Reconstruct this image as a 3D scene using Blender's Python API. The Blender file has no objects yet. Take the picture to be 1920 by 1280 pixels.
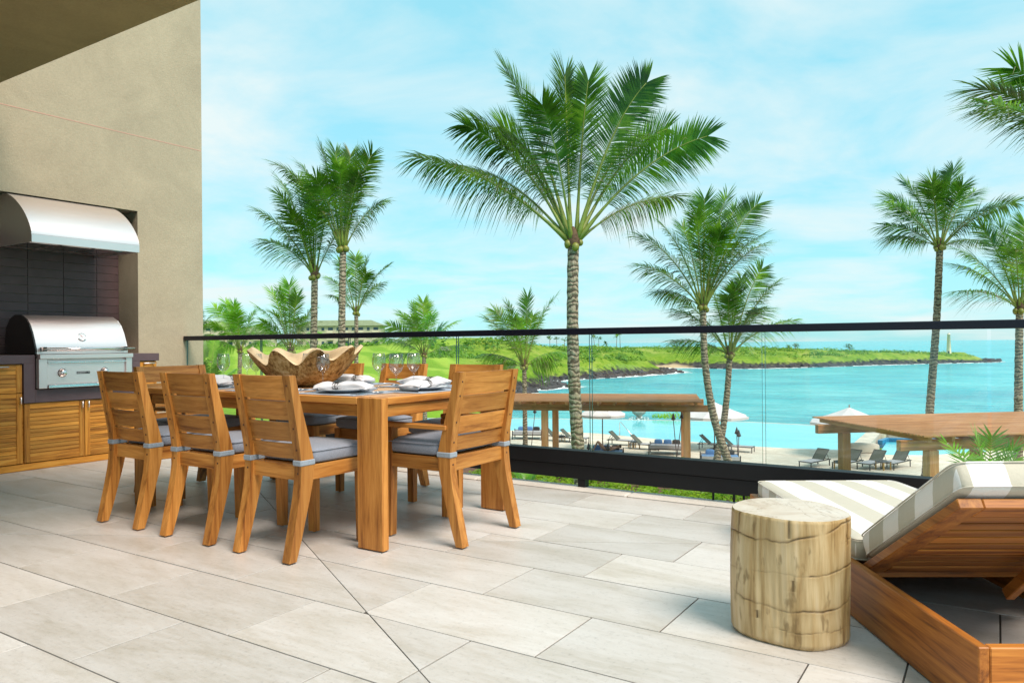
import bpy, math, random
import numpy as np
from mathutils import Vector, Matrix, noise

random.seed(11)
sc = bpy.context.scene
COL = sc.collection
R = math.radians

# ------------------------------------------------------------------ camera, sky, sun, exposure
CAM_Z = 1.0
YAW = R(32.9)
ROLL = 0.0081
FOC = 1408.0                       # focal length in pixels of the 1920 wide photograph
FW = Vector((-math.sin(YAW), math.cos(YAW), 0))
RT = Vector((math.cos(YAW), math.sin(YAW), 0))
UP = Vector((0, 0, 1))
cd = bpy.data.cameras.new('camera')
cam = bpy.data.objects.new('camera', cd)
COL.objects.link(cam)
cr = RT * math.cos(ROLL) - UP * math.sin(ROLL)
cu = RT * math.sin(ROLL) + UP * math.cos(ROLL)
mw = Matrix((cr, cu, -FW)).transposed().to_4x4()
mw.translation = (0, 0, CAM_Z)
cam.matrix_world = mw
cd.sensor_width = 36
cd.lens = FOC / 1920 * 36
cd.shift_y = 3.8 / 1920
cd.clip_start = 0.05
cd.clip_end = 60000
sc.camera = cam

SUN_EL, SUN_AZ = R(54), R(104)      # azimuth clockwise from +Y
sun_dir = Vector((math.sin(SUN_AZ) * math.cos(SUN_EL), math.cos(SUN_AZ) * math.cos(SUN_EL), math.sin(SUN_EL)))
w = bpy.data.worlds.new('World')
sc.world = w
w.use_nodes = True
wn, wl = w.node_tree.nodes, w.node_tree.links
bg = wn['Background']
sky = wn.new('ShaderNodeTexSky')
sky.sky_type = 'NISHITA'
sky.sun_disc = False
sky.sun_elevation = SUN_EL
sky.sun_rotation = SUN_AZ
sky.air_density = 1.0
sky.dust_density = 0.6
sky.ozone_density = 1.0
tint = wn.new('ShaderNodeMix'); tint.data_type = 'RGBA'; tint.blend_type = 'MULTIPLY'
tint.inputs['Factor'].default_value = 1.0
tint.inputs['B'].default_value = (0.85, 1.05, 1.05, 1)
wl.new(sky.outputs['Color'], tint.inputs['A'])
tc = wn.new('ShaderNodeTexCoord')
sep = wn.new('ShaderNodeSeparateXYZ')
wl.new(tc.outputs['Generated'], sep.inputs[0])
def wmath(op, a, b=None):
    n = wn.new('ShaderNodeMath'); n.operation = op
    for i, v in enumerate((a, b)):
        if v is None: continue
        if isinstance(v, (int, float)): n.inputs[i].default_value = v
        else: wl.new(v, n.inputs[i])
    return n.outputs[0]
zz = wmath('ADD', wmath('MAXIMUM', sep.outputs['Z'], 0.0), 0.16)
comb = wn.new('ShaderNodeCombineXYZ')
wl.new(wmath('DIVIDE', sep.outputs['X'], zz), comb.inputs[0])
wl.new(wmath('DIVIDE', sep.outputs['Y'], zz), comb.inputs[1])
cn = wn.new('ShaderNodeTexNoise')
cn.inputs['Scale'].default_value = 1.25
cn.inputs['Detail'].default_value = 7
cn.inputs['Roughness'].default_value = 0.57
cn.inputs['Distortion'].default_value = 0.35
wl.new(comb.outputs[0], cn.inputs['Vector'])
crp = wn.new('ShaderNodeValToRGB')
crp.color_ramp.elements[0].position = 0.38; crp.color_ramp.elements[0].color = (0.05, 0.05, 0.05, 1)
crp.color_ramp.elements[1].position = 0.68; crp.color_ramp.elements[1].color = (0.95, 0.95, 0.95, 1)
wl.new(cn.outputs[0], crp.inputs[0])
cmix = wn.new('ShaderNodeMix'); cmix.data_type = 'RGBA'
wl.new(crp.outputs[0], cmix.inputs['Factor'])
even = wn.new('ShaderNodeMix'); even.data_type = 'RGBA'          # thin tropical haze evens the blue out
even.inputs['Factor'].default_value = 0.80
wl.new(tint.outputs['Result'], even.inputs['A'])
even.inputs['B'].default_value = (1.30, 3.38, 3.85, 1)
wl.new(even.outputs['Result'], cmix.inputs['A'])
cmix.inputs['B'].default_value = (3.5, 3.95, 3.95, 1)
wl.new(cmix.outputs['Result'], bg.inputs['Color'])
bg.inputs['Strength'].default_value = 0.075

sd = bpy.data.lights.new('sun', 'SUN')
sd.energy = 1.5
sd.angle = R(28)
sd.color = (1.0, 0.88, 0.77)
so = bpy.data.objects.new('sun', sd)
so.rotation_euler = sun_dir.to_track_quat('Z', 'Y').to_euler()
so.location = (20, 20, 40)
COL.objects.link(so)

sc.view_settings.view_transform = 'Standard'
sc.view_settings.look = 'None'
sc.view_settings.exposure = 1.7
sc.view_settings.gamma = 1
sc.render.engine = 'CYCLES'
sc.cycles.use_denoising = True
sc.cycles.max_bounces = 7
sc.cycles.diffuse_bounces = 4
sc.cycles.glossy_bounces = 3
sc.cycles.transmission_bounces = 6
sc.cycles.transparent_max_bounces = 20
sc.cycles.caustics_reflective = False
sc.cycles.caustics_refractive = False

# ------------------------------------------------------------------ survey helpers (bearing -> place on the ground)
def ray(px, py):
    u, v = px - 960, -(py - 643.8)
    uu = u * math.cos(ROLL) + v * math.sin(ROLL)
    vv = -u * math.sin(ROLL) + v * math.cos(ROLL)
    return FW + RT * (uu / FOC) + UP * (vv / FOC)
def atz(px, py, z):
    d = ray(px, py); return Vector((0, 0, CAM_Z)) + d * ((z - CAM_Z) / d.z)
def atd(px, py, dep):
    return Vector((0, 0, CAM_Z)) + ray(px, py) * dep
def gp(px, dep):
    p = atd(px, 643, dep); return Vector((p.x, p.y, 0))
DECK, SEA = -5.6, -11.0

# ------------------------------------------------------------------ mesh helpers
class MB:
    def __init__(s): s.v, s.f, s.m, s.sm = [], [], [], []
    def add(s, verts, faces, mi=0, smooth=False, M=None):
        o = len(s.v)
        for p in verts:
            s.v.append(tuple(M @ Vector(p)) if M is not None else tuple(p))
        for f in faces:
            s.f.append([i + o for i in f]); s.m.append(mi); s.sm.append(smooth)
        return s
    def box(s, x0, x1, y0, y1, z0, z1, b=0.0, mi=0, M=None):
        if b <= 0:
            vs = [(x, y, z) for x in (x0, x1) for y in (y0, y1) for z in (z0, z1)]
            fs = [(0, 1, 3, 2), (4, 6, 7, 5), (0, 4, 5, 1), (2, 3, 7, 6), (0, 2, 6, 4), (1, 5, 7, 3)]
            return s.add(vs, fs, mi, False, M)
        b = min(b, 0.45 * min(x1 - x0, y1 - y0, z1 - z0))
        lo, hi = (x0, y0, z0), (x1, y1, z1)
        vs, idx = [], {}
        for c in range(8):
            sg = (c >> 2 & 1, c >> 1 & 1, c & 1)
            for ax in range(3):
                p = []
                for k in range(3):
                    e = hi[k] if sg[k] else lo[k]
                    if k != ax: e += -b if sg[k] else b
                    p.append(e)
                idx[(sg, ax)] = len(vs); vs.append(p)
        fs = []
        cyc = ((0, 0), (1, 0), (1, 1), (0, 1))
        for ax in range(3):
            u, v = (ax + 1) % 3, (ax + 2) % 3
            for sv in (0, 1):
                q = []
                for (a, c) in cyc:
                    sg = [0, 0, 0]; sg[ax] = sv; sg[u] = a; sg[v] = c
                    q.append(idx[(tuple(sg), ax)])
                fs.append(q if sv else q[::-1])
            for (a, c) in cyc:                      # edges along ax
                sg0, sg1 = [0, 0, 0], [0, 0, 0]
                for sg, e in ((sg0, 0), (sg1, 1)): sg[ax] = e; sg[u] = a; sg[v] = c
                q = [idx[(tuple(sg0), u)], idx[(tuple(sg1), u)], idx[(tuple(sg1), v)], idx[(tuple(sg0), v)]]
                fs.append(q if (a == c) else q[::-1])
        for c in range(8):
            sg = (c >> 2 & 1, c >> 1 & 1, c & 1)
            q = [idx[(sg, 0)], idx[(sg, 1)], idx[(sg, 2)]]
            fs.append(q if sum(sg) % 2 else q[::-1])
        return s.add(vs, fs, mi, False, M)
    def prism(s, poly, axis, a0, a1, mi=0, M=None, smooth=False):
        n = len(poly)
        def P(p, a):
            if axis == 'x': return (a, p[0], p[1])
            if axis == 'y': return (p[0], a, p[1])
            return (p[0], p[1], a)
        vs = [P(p, a0) for p in poly] + [P(p, a1) for p in poly]
        fs = [list(range(n))[::-1], list(range(n, 2 * n))] + [[i, (i + 1) % n, n + (i + 1) % n, n + i] for i in range(n)]
        return s.add(vs, fs, mi, smooth, M)
    def tube(s, path, rad, n=8, mi=0, cap=True, smooth=True):
        path = [Vector(p) for p in path]
        if not isinstance(rad, (list, tuple)): rad = [rad] * len(path)
        vs, fs = [], []
        prev = None
        for i, p in enumerate(path):
            t = (path[min(i + 1, len(path) - 1)] - path[max(i - 1, 0)]).normalized()
            if prev is None:
                ref = Vector((0, 0, 1)) if abs(t.z) < 0.9 else Vector((1, 0, 0))
                a = t.cross(ref).normalized()
            else:
                a = (prev - t * prev.dot(t)).normalized()
            prev = a
            b = t.cross(a)
            for k in range(n):
                an = 2 * math.pi * k / n
                vs.append(p + (a * math.cos(an) + b * math.sin(an)) * rad[i])
        for i in range(len(path) - 1):
            for k in range(n):
                fs.append([i * n + k, i * n + (k + 1) % n, (i + 1) * n + (k + 1) % n, (i + 1) * n + k])
        if cap:
            fs.append(list(range(n))[::-1]); fs.append([(len(path) - 1) * n + k for k in range(n)])
        return s.add(vs, fs, mi, smooth)
    def lathe(s, prof, n=24, mi=0, M=None, smooth=True, sx=1, sy=1):
        vs, fs = [], []
        for (r, z) in prof:
            for k in range(n):
                a = 2 * math.pi * k / n
                vs.append((r * math.cos(a) * sx, r * math.sin(a) * sy, z))
        for i in range(len(prof) - 1):
            for k in range(n):
                fs.append([i * n + k, i * n + (k + 1) % n, (i + 1) * n + (k + 1) % n, (i + 1) * n + k])
        return s.add(vs, fs, mi, smooth, M)
    def pillow(s, cx, cy, cz, a, b, c, e1=0.35, e2=0.22, nu=40, nv=14, mi=0, M=None, crown=0.0):
        sg = lambda x, e: math.copysign(abs(x) ** e, x)
        vs, fs = [], []
        for j in range(nv + 1):
            ph = -math.pi / 2 + math.pi * j / nv
            for i in range(nu):
                th = 2 * math.pi * i / nu
                x = sg(math.cos(ph), e1) * sg(math.cos(th), e2)
                y = sg(math.cos(ph), e1) * sg(math.sin(th), e2)
                z = sg(math.sin(ph), e1)
                zc = c * z * (1 + crown * (1 - x * x) * (1 - y * y))
                vs.append((cx + a * x, cy + b * y, cz + zc))
        for j in range(nv):
            for i in range(nu):
                fs.append([j * nu + i, j * nu + (i + 1) % nu, (j + 1) * nu + (i + 1) % nu, (j + 1) * nu + i])
        return s.add(vs, fs, mi, True, M)
    def build(s, name, mats, parent=None, loc=None, rot=None, kind=None):
        me = bpy.data.meshes.new(name)
        me.from_pydata(s.v, [], s.f)
        for m in (mats if isinstance(mats, (list, tuple)) else [mats]): me.materials.append(m)
        me.polygons.foreach_set('material_index', s.m)
        me.polygons.foreach_set('use_smooth', s.sm)
        me.update()
        return link(me, name, parent, loc, rot, kind)

def link(me, name, parent=None, loc=None, rot=None, kind=None):
    o = bpy.data.objects.new(name, me)
    COL.objects.link(o)
    if parent is not None: o.parent = parent
    if loc is not None: o.location = loc
    if rot is not None: o.rotation_euler = rot
    if kind: o['kind'] = kind
    return o
def tag(o, label, cat, group=None):
    o['label'] = label; o['category'] = cat
    if group: o['group'] = group
    return o
def thing(name, label, cat, loc=(0, 0, 0), rz=0.0, group=None):
    o = bpy.data.objects.new(name, None)
    COL.objects.link(o)
    o.empty_display_size = 0.1
    o.location = loc; o.rotation_euler = (0, 0, rz)
    return tag(o, label, cat, group)
def dup(root, loc, rz, label=None):
    r = root.copy(); COL.objects.link(r)
    r.location = loc; r.rotation_euler = (root.rotation_euler[0], root.rotation_euler[1], rz)
    if label: r['label'] = label
    for ch in list(root.children):
        c = ch.copy(); COL.objects.link(c); c.parent = r
        for g in list(ch.children):
            d = g.copy(); COL.objects.link(d); d.parent = c
    return r
def bez(p0, p1, p2, t):
    return p0 * ((1 - t) ** 2) + p1 * (2 * t * (1 - t)) + p2 * (t * t)

# ------------------------------------------------------------------ materials
class Mat:
    def __init__(s, name, rough=0.5, spec=0.5, metal=0.0):
        s.m = bpy.data.materials.new(name); s.m.use_nodes = True
        s.n, s.l = s.m.node_tree.nodes, s.m.node_tree.links
        s.b = s.n['Principled BSDF']
        s.b.inputs['Roughness'].default_value = rough
        s.b.inputs['Specular IOR Level'].default_value = spec
        s.b.inputs['Metallic'].default_value = metal
        s.out = s.n['Material Output']
    def coord(s, scale=(1, 1, 1), rnd=0.0, kind='Object', rot=(0, 0, 0)):
        t = s.n.new('ShaderNodeTexCoord'); mp = s.n.new('ShaderNodeMapping')
        mp.inputs['Scale'].default_value = scale
        mp.inputs['Rotation'].default_value = rot
        v = t.outputs[kind]
        if rnd:
            oi = s.n.new('ShaderNodeObjectInfo')
            mu = s.n.new('ShaderNodeMath'); mu.operation = 'MULTIPLY'; mu.inputs[1].default_value = rnd
            s.l.new(oi.outputs['Random'], mu.inputs[0])
            ad = s.n.new('ShaderNodeVectorMath'); ad.operation = 'ADD'
            s.l.new(v, ad.inputs[0]); s.l.new(mu.outputs[0], ad.inputs[1]); v = ad.outputs[0]
        s.l.new(v, mp.inputs['Vector'])
        return mp.outputs[0]
    def noise(s, vec, scale=5, detail=4, rough=0.55, dist=0.0):
        t = s.n.new('ShaderNodeTexNoise')
        t.inputs['Scale'].default_value = scale; t.inputs['Detail'].default_value = detail
        t.inputs['Roughness'].default_value = rough; t.inputs['Distortion'].default_value = dist
        s.l.new(vec, t.inputs['Vector']); return t.outputs[0]
    def voro(s, vec, scale=5, feature='F1', out='Distance'):
        t = s.n.new('ShaderNodeTexVoronoi'); t.feature = feature
        t.inputs['Scale'].default_value = scale
        s.l.new(vec, t.inputs['Vector']); return t.outputs[out]
    def wave(s, vec, scale=5, dist=2, detail=2, dirn='Z', dscale=1.0):
        t = s.n.new('ShaderNodeTexWave'); t.bands_direction = dirn
        t.inputs['Scale'].default_value = scale; t.inputs['Distortion'].default_value = dist
        t.inputs['Detail'].default_value = detail; t.inputs['Detail Scale'].default_value = dscale
        s.l.new(vec, t.inputs['Vector']); return t.outputs['Fac']
    def ramp(s, fac, stops, interp='LINEAR'):
        r = s.n.new('ShaderNodeValToRGB'); r.color_ramp.interpolation = interp
        els = r.color_ramp.elements
        while len(els) < len(stops): els.new(0.5)
        for e, (p, c) in zip(els, stops):
            e.position = p; e.color = (*c, 1) if len(c) == 3 else c
        s.l.new(fac, r.inputs[0]); return r.outputs[0]
    def math(s, op, a, b=None):
        n = s.n.new('ShaderNodeMath'); n.operation = op
        for i, v in enumerate((a, b)):
            if v is None: continue
            if isinstance(v, (int, float)): n.inputs[i].default_value = v
            else: s.l.new(v, n.inputs[i])
        return n.outputs[0]
    def mix(s, fac, a, b, blend='MIX'):
        n = s.n.new('ShaderNodeMix'); n.data_type = 'RGBA'; n.blend_type = blend
        for k, v in (('Factor', fac), ('A', a), ('B', b)):
            if isinstance(v, (int, float)): n.inputs[k].default_value = v
            elif isinstance(v, tuple): n.inputs[k].default_value = (*v, 1)
            else: s.l.new(v, n.inputs[k])
        return n.outputs['Result']
    def rnd(s):
        return s.n.new('ShaderNodeObjectInfo').outputs['Random']
    def hsv(s, col, val=1.0, sat=1.0, hue=0.5):
        n = s.n.new('ShaderNodeHueSaturation')
        for k, v in (('Value', val), ('Saturation', sat), ('Hue', hue)):
            if isinstance(v, (int, float)): n.inputs[k].default_value = v
            else: s.l.new(v, n.inputs[k])
        s.l.new(col, n.inputs['Color']); return n.outputs[0]
    def maprange(s, v, a, b):
        n = s.n.new('ShaderNodeMapRange'); n.inputs['To Min'].default_value = a; n.inputs['To Max'].default_value = b
        s.l.new(v, n.inputs['Value']); return n.outputs[0]
    def color(s, c):
        if isinstance(c, tuple): s.b.inputs['Base Color'].default_value = (*c, 1)
        else: s.l.new(c, s.b.inputs['Base Color'])
        return s
    def bump(s, h, strength=0.2, dist=0.01):
        b = s.n.new('ShaderNodeBump'); b.inputs['Strength'].default_value = strength
        b.inputs['Distance'].default_value = dist
        s.l.new(h, b.inputs['Height']); s.l.new(b.outputs[0], s.b.inputs['Normal']); return s
    def roughness(s, v): s.l.new(v, s.b.inputs['Roughness']); return s

def wood(name, axis, dark, mid, light, scale=1.0, rough=0.48, rmin=0.72, rmax=1.22):
    k = Mat(name, rough, 0.4)
    sc_ = {'x': (0.9, 16, 16), 'y': (16, 0.9, 16), 'z': (16, 16, 0.9)}[axis]
    v = k.coord(tuple(c * scale for c in sc_), rnd=37.0)
    n1 = k.noise(v, 1.6, 5, 0.6, 0.6)
    v2 = k.coord(tuple(c * scale * 5 for c in sc_), rnd=13.0)
    n2 = k.noise(v2, 2.0, 3, 0.6)
    f = k.math('ADD', k.math('MULTIPLY', n1, 0.75), k.math('MULTIPLY', n2, 0.25))
    c = k.ramp(f, [(0.34, dark), (0.47, mid), (0.62, light)])
    # slow figure across each board
    v3 = k.coord(tuple(2.2 if abs(c_) > 2 else 0.5 for c_ in sc_), rnd=21.0)
    n3 = k.noise(v3, 1.5, 3, 0.5)
    c = k.hsv(c, val=k.math('MULTIPLY', k.maprange(k.rnd(), rmin, rmax), k.maprange(n3, 0.62, 1.38)))
    k.color(c); k.bump(f, 0.12, 0.003)
    return k.m
TEAK = {a: wood('teak_' + a, a, (0.20, 0.062, 0.010), (0.43, 0.165, 0.031), (0.60, 0.265, 0.062)) for a in 'xyz'}
TEAK_TOP = {a: wood('teak_worn_' + a, a, (0.34, 0.155, 0.06), (0.52, 0.27, 0.125), (0.62, 0.37, 0.19)) for a in 'xy'}
CAB = {a: wood('cabinet_teak_' + a, a, (0.22, 0.070, 0.006), (0.50, 0.19, 0.022), (0.64, 0.29, 0.048), 1.3) for a in 'yz'}
CHAISE = {a: wood('lounger_teak_' + a, a, (0.15, 0.042, 0.006), (0.36, 0.115, 0.017), (0.52, 0.195, 0.034), 1.0, 0.5) for a in 'xyz'}
REDWOOD = {a: wood('pergola_wood_' + a, a, (0.30, 0.115, 0.045), (0.48, 0.215, 0.090), (0.58, 0.30, 0.14), 0.25, 0.7) for a in 'xyz'}

def plain(name, col, rough=0.5, metal=0.0, spec=0.5, nscale=0, namp=0.15, bump=0.0, bscale=60):
    k = Mat(name, rough, spec, metal)
    if nscale:
        n = k.noise(k.coord(rnd=9), nscale, 5, 0.6)
        d = tuple(x * (1 - namp) for x in col); l = tuple(min(1, x * (1 + namp)) for x in col)
        k.color(k.ramp(n, [(0.3, d), (0.7, l)]))
    else: k.color(col)
    if bump: k.bump(k.noise(k.coord(rnd=5), bscale, 4, 0.6), bump, 0.004)
    return k.m

def stucco_mat(name, col):
    k = Mat(name, 0.92, 0.2)
    v = k.coord()
    n1 = k.noise(v, 2.2, 8, 0.68, 0.6); n2 = k.noise(v, 70, 4, 0.75)
    c = k.ramp(n1, [(0.28, tuple(x * 0.86 for x in col)), (0.72, tuple(x * 1.10 for x in col))])
    k.color(k.hsv(c, val=k.maprange(n2, 0.78, 1.18)))
    k.bump(n2, 0.6, 0.006)
    return k.m
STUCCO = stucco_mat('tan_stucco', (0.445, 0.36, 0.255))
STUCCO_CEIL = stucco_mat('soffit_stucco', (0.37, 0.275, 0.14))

def tile_mat():
    k = Mat('porcelain_tile', 0.42, 0.45)
    v = k.coord((0.9, 3.2, 1), rnd=40)
    n1 = k.noise(v, 1.4, 6, 0.62, 0.8)
    v2 = k.coord((6, 26, 1), rnd=17)
    n2 = k.noise(v2, 2.0, 4, 0.65, 0.3)
    f = k.math('ADD', k.math('MULTIPLY', n1, 0.7), k.math('MULTIPLY', n2, 0.3))
    c = k.ramp(f, [(0.30, (0.44, 0.395, 0.335)), (0.50, (0.56, 0.52, 0.485)), (0.70, (0.64, 0.61, 0.59))])
    k.color(k.hsv(c, val=k.math('MULTIPLY', k.maprange(k.rnd(), 0.87, 1.05), k.ramp(k.noise(k.coord(rnd=3), 55, 5, 0.75), [(0.30, (0.80, 0.80, 0.80)), (0.46, (1, 1, 1))]))))
    n3 = k.noise(k.coord((14, 30, 1), rnd=7), 4, 5, 0.65)
    k.bump(n3, 0.22, 0.004)
    k.roughness(k.maprange(n2, 0.30, 0.55))
    return k.m
TILE = tile_mat()
GROUT = plain('grout', (0.075, 0.065, 0.055), 0.95)
CURB = plain('pale_stone_curb', (0.62, 0.56, 0.50), 0.7, nscale=6, namp=0.1, bump=0.2)
DARK_METAL = plain('black_bronze_metal', (0.0085, 0.009, 0.011), 0.5, 0.0, 0.25, nscale=3, namp=0.2)
RAIL_METAL = plain('rail_metal', (0.0055, 0.0065, 0.016), 0.4, 0.0, 0.3)

def steel(name, rough, axis_scale=(3, 3, 260), col=(0.86, 0.76, 0.74)):
    k = Mat(name, rough, 0.5, 1.0)
    n = k.noise(k.coord(axis_scale, rnd=5), 2, 3, 0.6)
    k.color(col); k.bump(n, 0.03, 0.001)
    k.roughness(k.maprange(n, rough * 0.8, rough * 1.2))
    return k.m
STEEL = steel('brushed_steel', 0.44)
STEEL_POL = steel('polished_steel', 0.12)
CUTLERY = plain('cutlery_steel', (0.55, 0.55, 0.56), 0.18, 1.0)
BLACK = plain('black_enamel', (0.012, 0.011, 0.010), 0.35)
SLATE = plain('plum_slate', (0.105, 0.066, 0.074), 0.5, nscale=5, namp=0.15, bump=0.05)
BSTILE = plain('slate_backsplash_tile', (0.105, 0.060, 0.060), 0.6, nscale=4, namp=0.25, bump=0.08)

def fabric(name, col, weave=900, amp=0.25):
    k = Mat(name, 0.9, 0.15)
    v = k.coord(rnd=3)
    n = k.noise(k.coord((weave, weave * 0.35, weave), rnd=3), 1, 2, 0.6)
    n0 = k.noise(v, 9, 4, 0.6)
    c = k.ramp(n, [(0.3, tuple(x * (1 - amp) for x in col)), (0.7, tuple(min(1, x * (1 + amp)) for x in col))])
    k.color(k.hsv(c, val=k.maprange(n0, 0.9, 1.1)))
    k.b.inputs['Sheen Weight'].default_value = 0.25
    k.bump(k.noise(v, 14, 3, 0.5), 0.25, 0.01)
    return k.m
SEATFAB = fabric('slate_seat_fabric', (0.235, 0.25, 0.30), 420)
STRAPFAB = fabric('strap_fabric', (0.27, 0.31, 0.36), 600)
NAPKIN = fabric('white_linen', (0.66, 0.63, 0.65), 700, 0.05)
MATFAB = fabric('placemat_weave', (0.34, 0.37, 0.44), 500, 0.2)
PLATE = plain('pale_stoneware', (0.74, 0.75, 0.76), 0.22, spec=0.5)
PLATE_RIM = plain('grey_stoneware_underside', (0.30, 0.33, 0.37), 0.4)

def glass_mat(name, tintc, base=0.0, power=1.0):
    k = Mat(name)
    k.n.remove(k.b)
    tr = k.n.new('ShaderNodeBsdfTransparent'); tr.inputs[0].default_value = (*tintc, 1)
    gl = k.n.new('ShaderNodeBsdfGlossy'); gl.inputs['Roughness'].default_value = 0.01
    ge = k.n.new('ShaderNodeNewGeometry'); dt_ = k.n.new('ShaderNodeVectorMath'); dt_.operation = 'DOT_PRODUCT'
    k.l.new(ge.outputs['Normal'], dt_.inputs[0]); k.l.new(ge.outputs['Incoming'], dt_.inputs[1])
    c1 = k.math('SUBTRACT', 1.0, k.math('ABSOLUTE', dt_.outputs['Value']))
    f = k.math('ADD', 0.035, k.math('MULTIPLY', 0.965, k.math('POWER', c1, 5.0)))     # Schlick, same from both sides of a thin pane
    if base: f = k.math('ADD', k.math('MULTIPLY', f, power), base)
    mx = k.n.new('ShaderNodeMixShader')
    k.l.new(f, mx.inputs[0]); k.l.new(tr.outputs[0], mx.inputs[1]); k.l.new(gl.outputs[0], mx.inputs[2])
    k.l.new(mx.outputs[0], k.out.inputs['Surface'])
    return k.m
GLASS = glass_mat('railing_glass', (0.965, 0.985, 0.975))
GLASS_EDGE = plain('glass_edge', (0.03, 0.085, 0.075), 0.15)
WINE = glass_mat('wine_glass', (0.93, 0.935, 0.95), 0.03, 1.5)

def stripe_mat():
    k = Mat('striped_canvas', 0.9, 0.15)
    t = k.n.new('ShaderNodeTexCoord'); s_ = k.n.new('ShaderNodeSeparateXYZ')
    k.l.new(t.outputs['Object'], s_.inputs[0])
    sn = k.n.new('ShaderNodeSeparateXYZ'); k.l.new(t.outputs['Normal'], sn.inputs[0])
    sidef = k.math('GREATER_THAN', k.math('ABSOLUTE', sn.outputs['X']), 0.72)      # boxing strip is cut across the stripes
    crd = k.math('ADD', k.math('MULTIPLY', s_.outputs['X'], k.math('SUBTRACT', 1.0, sidef)), k.math('MULTIPLY', s_.outputs['Y'], sidef))
    m1 = k.math('PINGPONG', k.math('ADD', crd, 5.02), 0.105)
    f = k.math('GREATER_THAN', m1, 0.0525)
    n = k.noise(k.coord((300, 300, 300)), 1, 2, 0.6)
    a = k.mix(f, (0.52, 0.475, 0.39), (0.80, 0.76, 0.73))
    k.color(k.hsv(a, val=k.maprange(n, 0.88, 1.1)))
    k.bump(k.noise(k.coord(), 7, 4, 0.6), 0.5, 0.02)
    k.b.inputs['Sheen Weight'].default_value = 0.2
    return k.m
STRIPE = stripe_mat()

def stump_mat():
    k = Mat('petrified_wood', 0.38, 0.4)
    v = k.coord((14, 14, 0.9)); n1 = k.noise(v, 1.4, 6, 0.62, 0.5)
    c = k.ramp(n1, [(0.32, (0.16, 0.085, 0.032)), (0.43, (0.42, 0.28, 0.125)), (0.56, (0.58, 0.43, 0.235)), (0.72, (0.66, 0.52, 0.34))])
    at_c = k.n.new('ShaderNodeAttribute'); at_c.attribute_name = 'crack'; ck = at_c.outputs['Fac']
    at_s = k.n.new('ShaderNodeAttribute'); at_s.attribute_name = 'stain'
    c = k.mix(k.math('MULTIPLY', at_s.outputs['Fac'], 0.55), c, (0.30, 0.17, 0.05))
    spot = k.ramp(k.noise(k.coord((20, 20, 7)), 1.6, 3, 0.5), [(0.60, (0, 0, 0)), (0.70, (1, 1, 1))])
    c = k.mix(k.math('MULTIPLY', ck, 0.9), c, (0.06, 0.03, 0.01))
    c = k.mix(k.math('MULTIPLY', spot, 0.6), c, (0.15, 0.085, 0.025))
    k.color(c); k.bump(k.math('SUBTRACT', n1, k.math('MULTIPLY', ck, 0.5)), 0.3, 0.006)
    return k.m
STUMP = stump_mat()
def stumptop_mat():
    k = Mat('petrified_wood_top', 0.25, 0.5)
    n1 = k.noise(k.coord((1, 1, 1)), 7, 6, 0.6, 1.0)
    c = k.ramp(n1, [(0.3, (0.48, 0.34, 0.24)), (0.5, (0.62, 0.50, 0.39)), (0.7, (0.68, 0.58, 0.49))])
    ck = k.ramp(k.noise(k.coord((1, 1, 1)), 3.2, 5, 0.6, 1.2), [(0.488, (0, 0, 0)), (0.5, (1, 1, 1)), (0.512, (0, 0, 0))])
    k.color(k.mix(k.math('MULTIPLY', ck, 0.5), c, (0.25, 0.14, 0.08)))
    return k.m
STUMP_TOP = stumptop_mat()

def bowl_mat():
    k = Mat('driftwood_root', 0.75, 0.25)
    v = k.coord((30, 30, 22)); n1 = k.noise(v, 1.5, 7, 0.7, 0.4)
    n2 = k.noise(k.coord((8, 8, 4)), 1.8, 4, 0.6, 0.5)
    f = k.math('ADD', k.math('MULTIPLY', n1, 0.6), k.math('MULTIPLY', n2, 0.4))
    c = k.ramp(f, [(0.36, (0.05, 0.024, 0.008)), (0.45, (0.24, 0.13, 0.04)), (0.53, (0.46, 0.29, 0.11)), (0.66, (0.64, 0.47, 0.26))])
    k.color(c); k.bump(n1, 0.6, 0.02)
    return k.m
BOWL = bowl_mat()
BOWL_IN = plain('bowl_inside', (0.62, 0.45, 0.27), 0.6, nscale=7, namp=0.35, bump=0.25, bscale=12)

def leaf_mat(name, c1, c2, c3, trans=0.35, rough=0.32, nsc=1.2):
    k = Mat(name, rough, 0.4)
    n = k.noise(k.coord(rnd=20), nsc, 3, 0.6)
    c = k.ramp(n, [(0.32, c1), (0.5, c2), (0.70, c3)])
    c = k.hsv(c, val=k.maprange(k.rnd(), 0.70, 1.45))
    k.color(c)
    tl = k.n.new('ShaderNodeBsdfTranslucent'); k.l.new(k.hsv(c, val=1.5), tl.inputs[0])
    mx = k.n.new('ShaderNodeMixShader'); mx.inputs[0].default_value = trans
    k.l.new(k.b.outputs[0], mx.inputs[1]); k.l.new(tl.outputs[0], mx.inputs[2])
    k.l.new(mx.outputs[0], k.out.inputs['Surface'])
    return k.m
PALM = leaf_mat('palm_leaf', (0.026, 0.080, 0.007), (0.070, 0.175, 0.011), (0.20, 0.34, 0.022), 0.28)
PALM_Y = leaf_mat('young_palm_leaf', (0.06, 0.17, 0.012), (0.13, 0.29, 0.018), (0.24, 0.38, 0.03))
STRAW = leaf_mat('dry_palm_leaf', (0.16, 0.13, 0.085), (0.28, 0.24, 0.16), (0.38, 0.33, 0.23), 0.2, 0.7)
RACHIS = plain('palm_rib', (0.20, 0.24, 0.04), 0.5, nscale=3, namp=0.35)
SHEATH = plain('palm_sheath', (0.26, 0.27, 0.03), 0.5, nscale=8, namp=0.4)
FIBRE = plain('palm_fibre', (0.10, 0.055, 0.028), 0.9, nscale=12, namp=0.5, bump=0.5, bscale=30)
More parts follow.
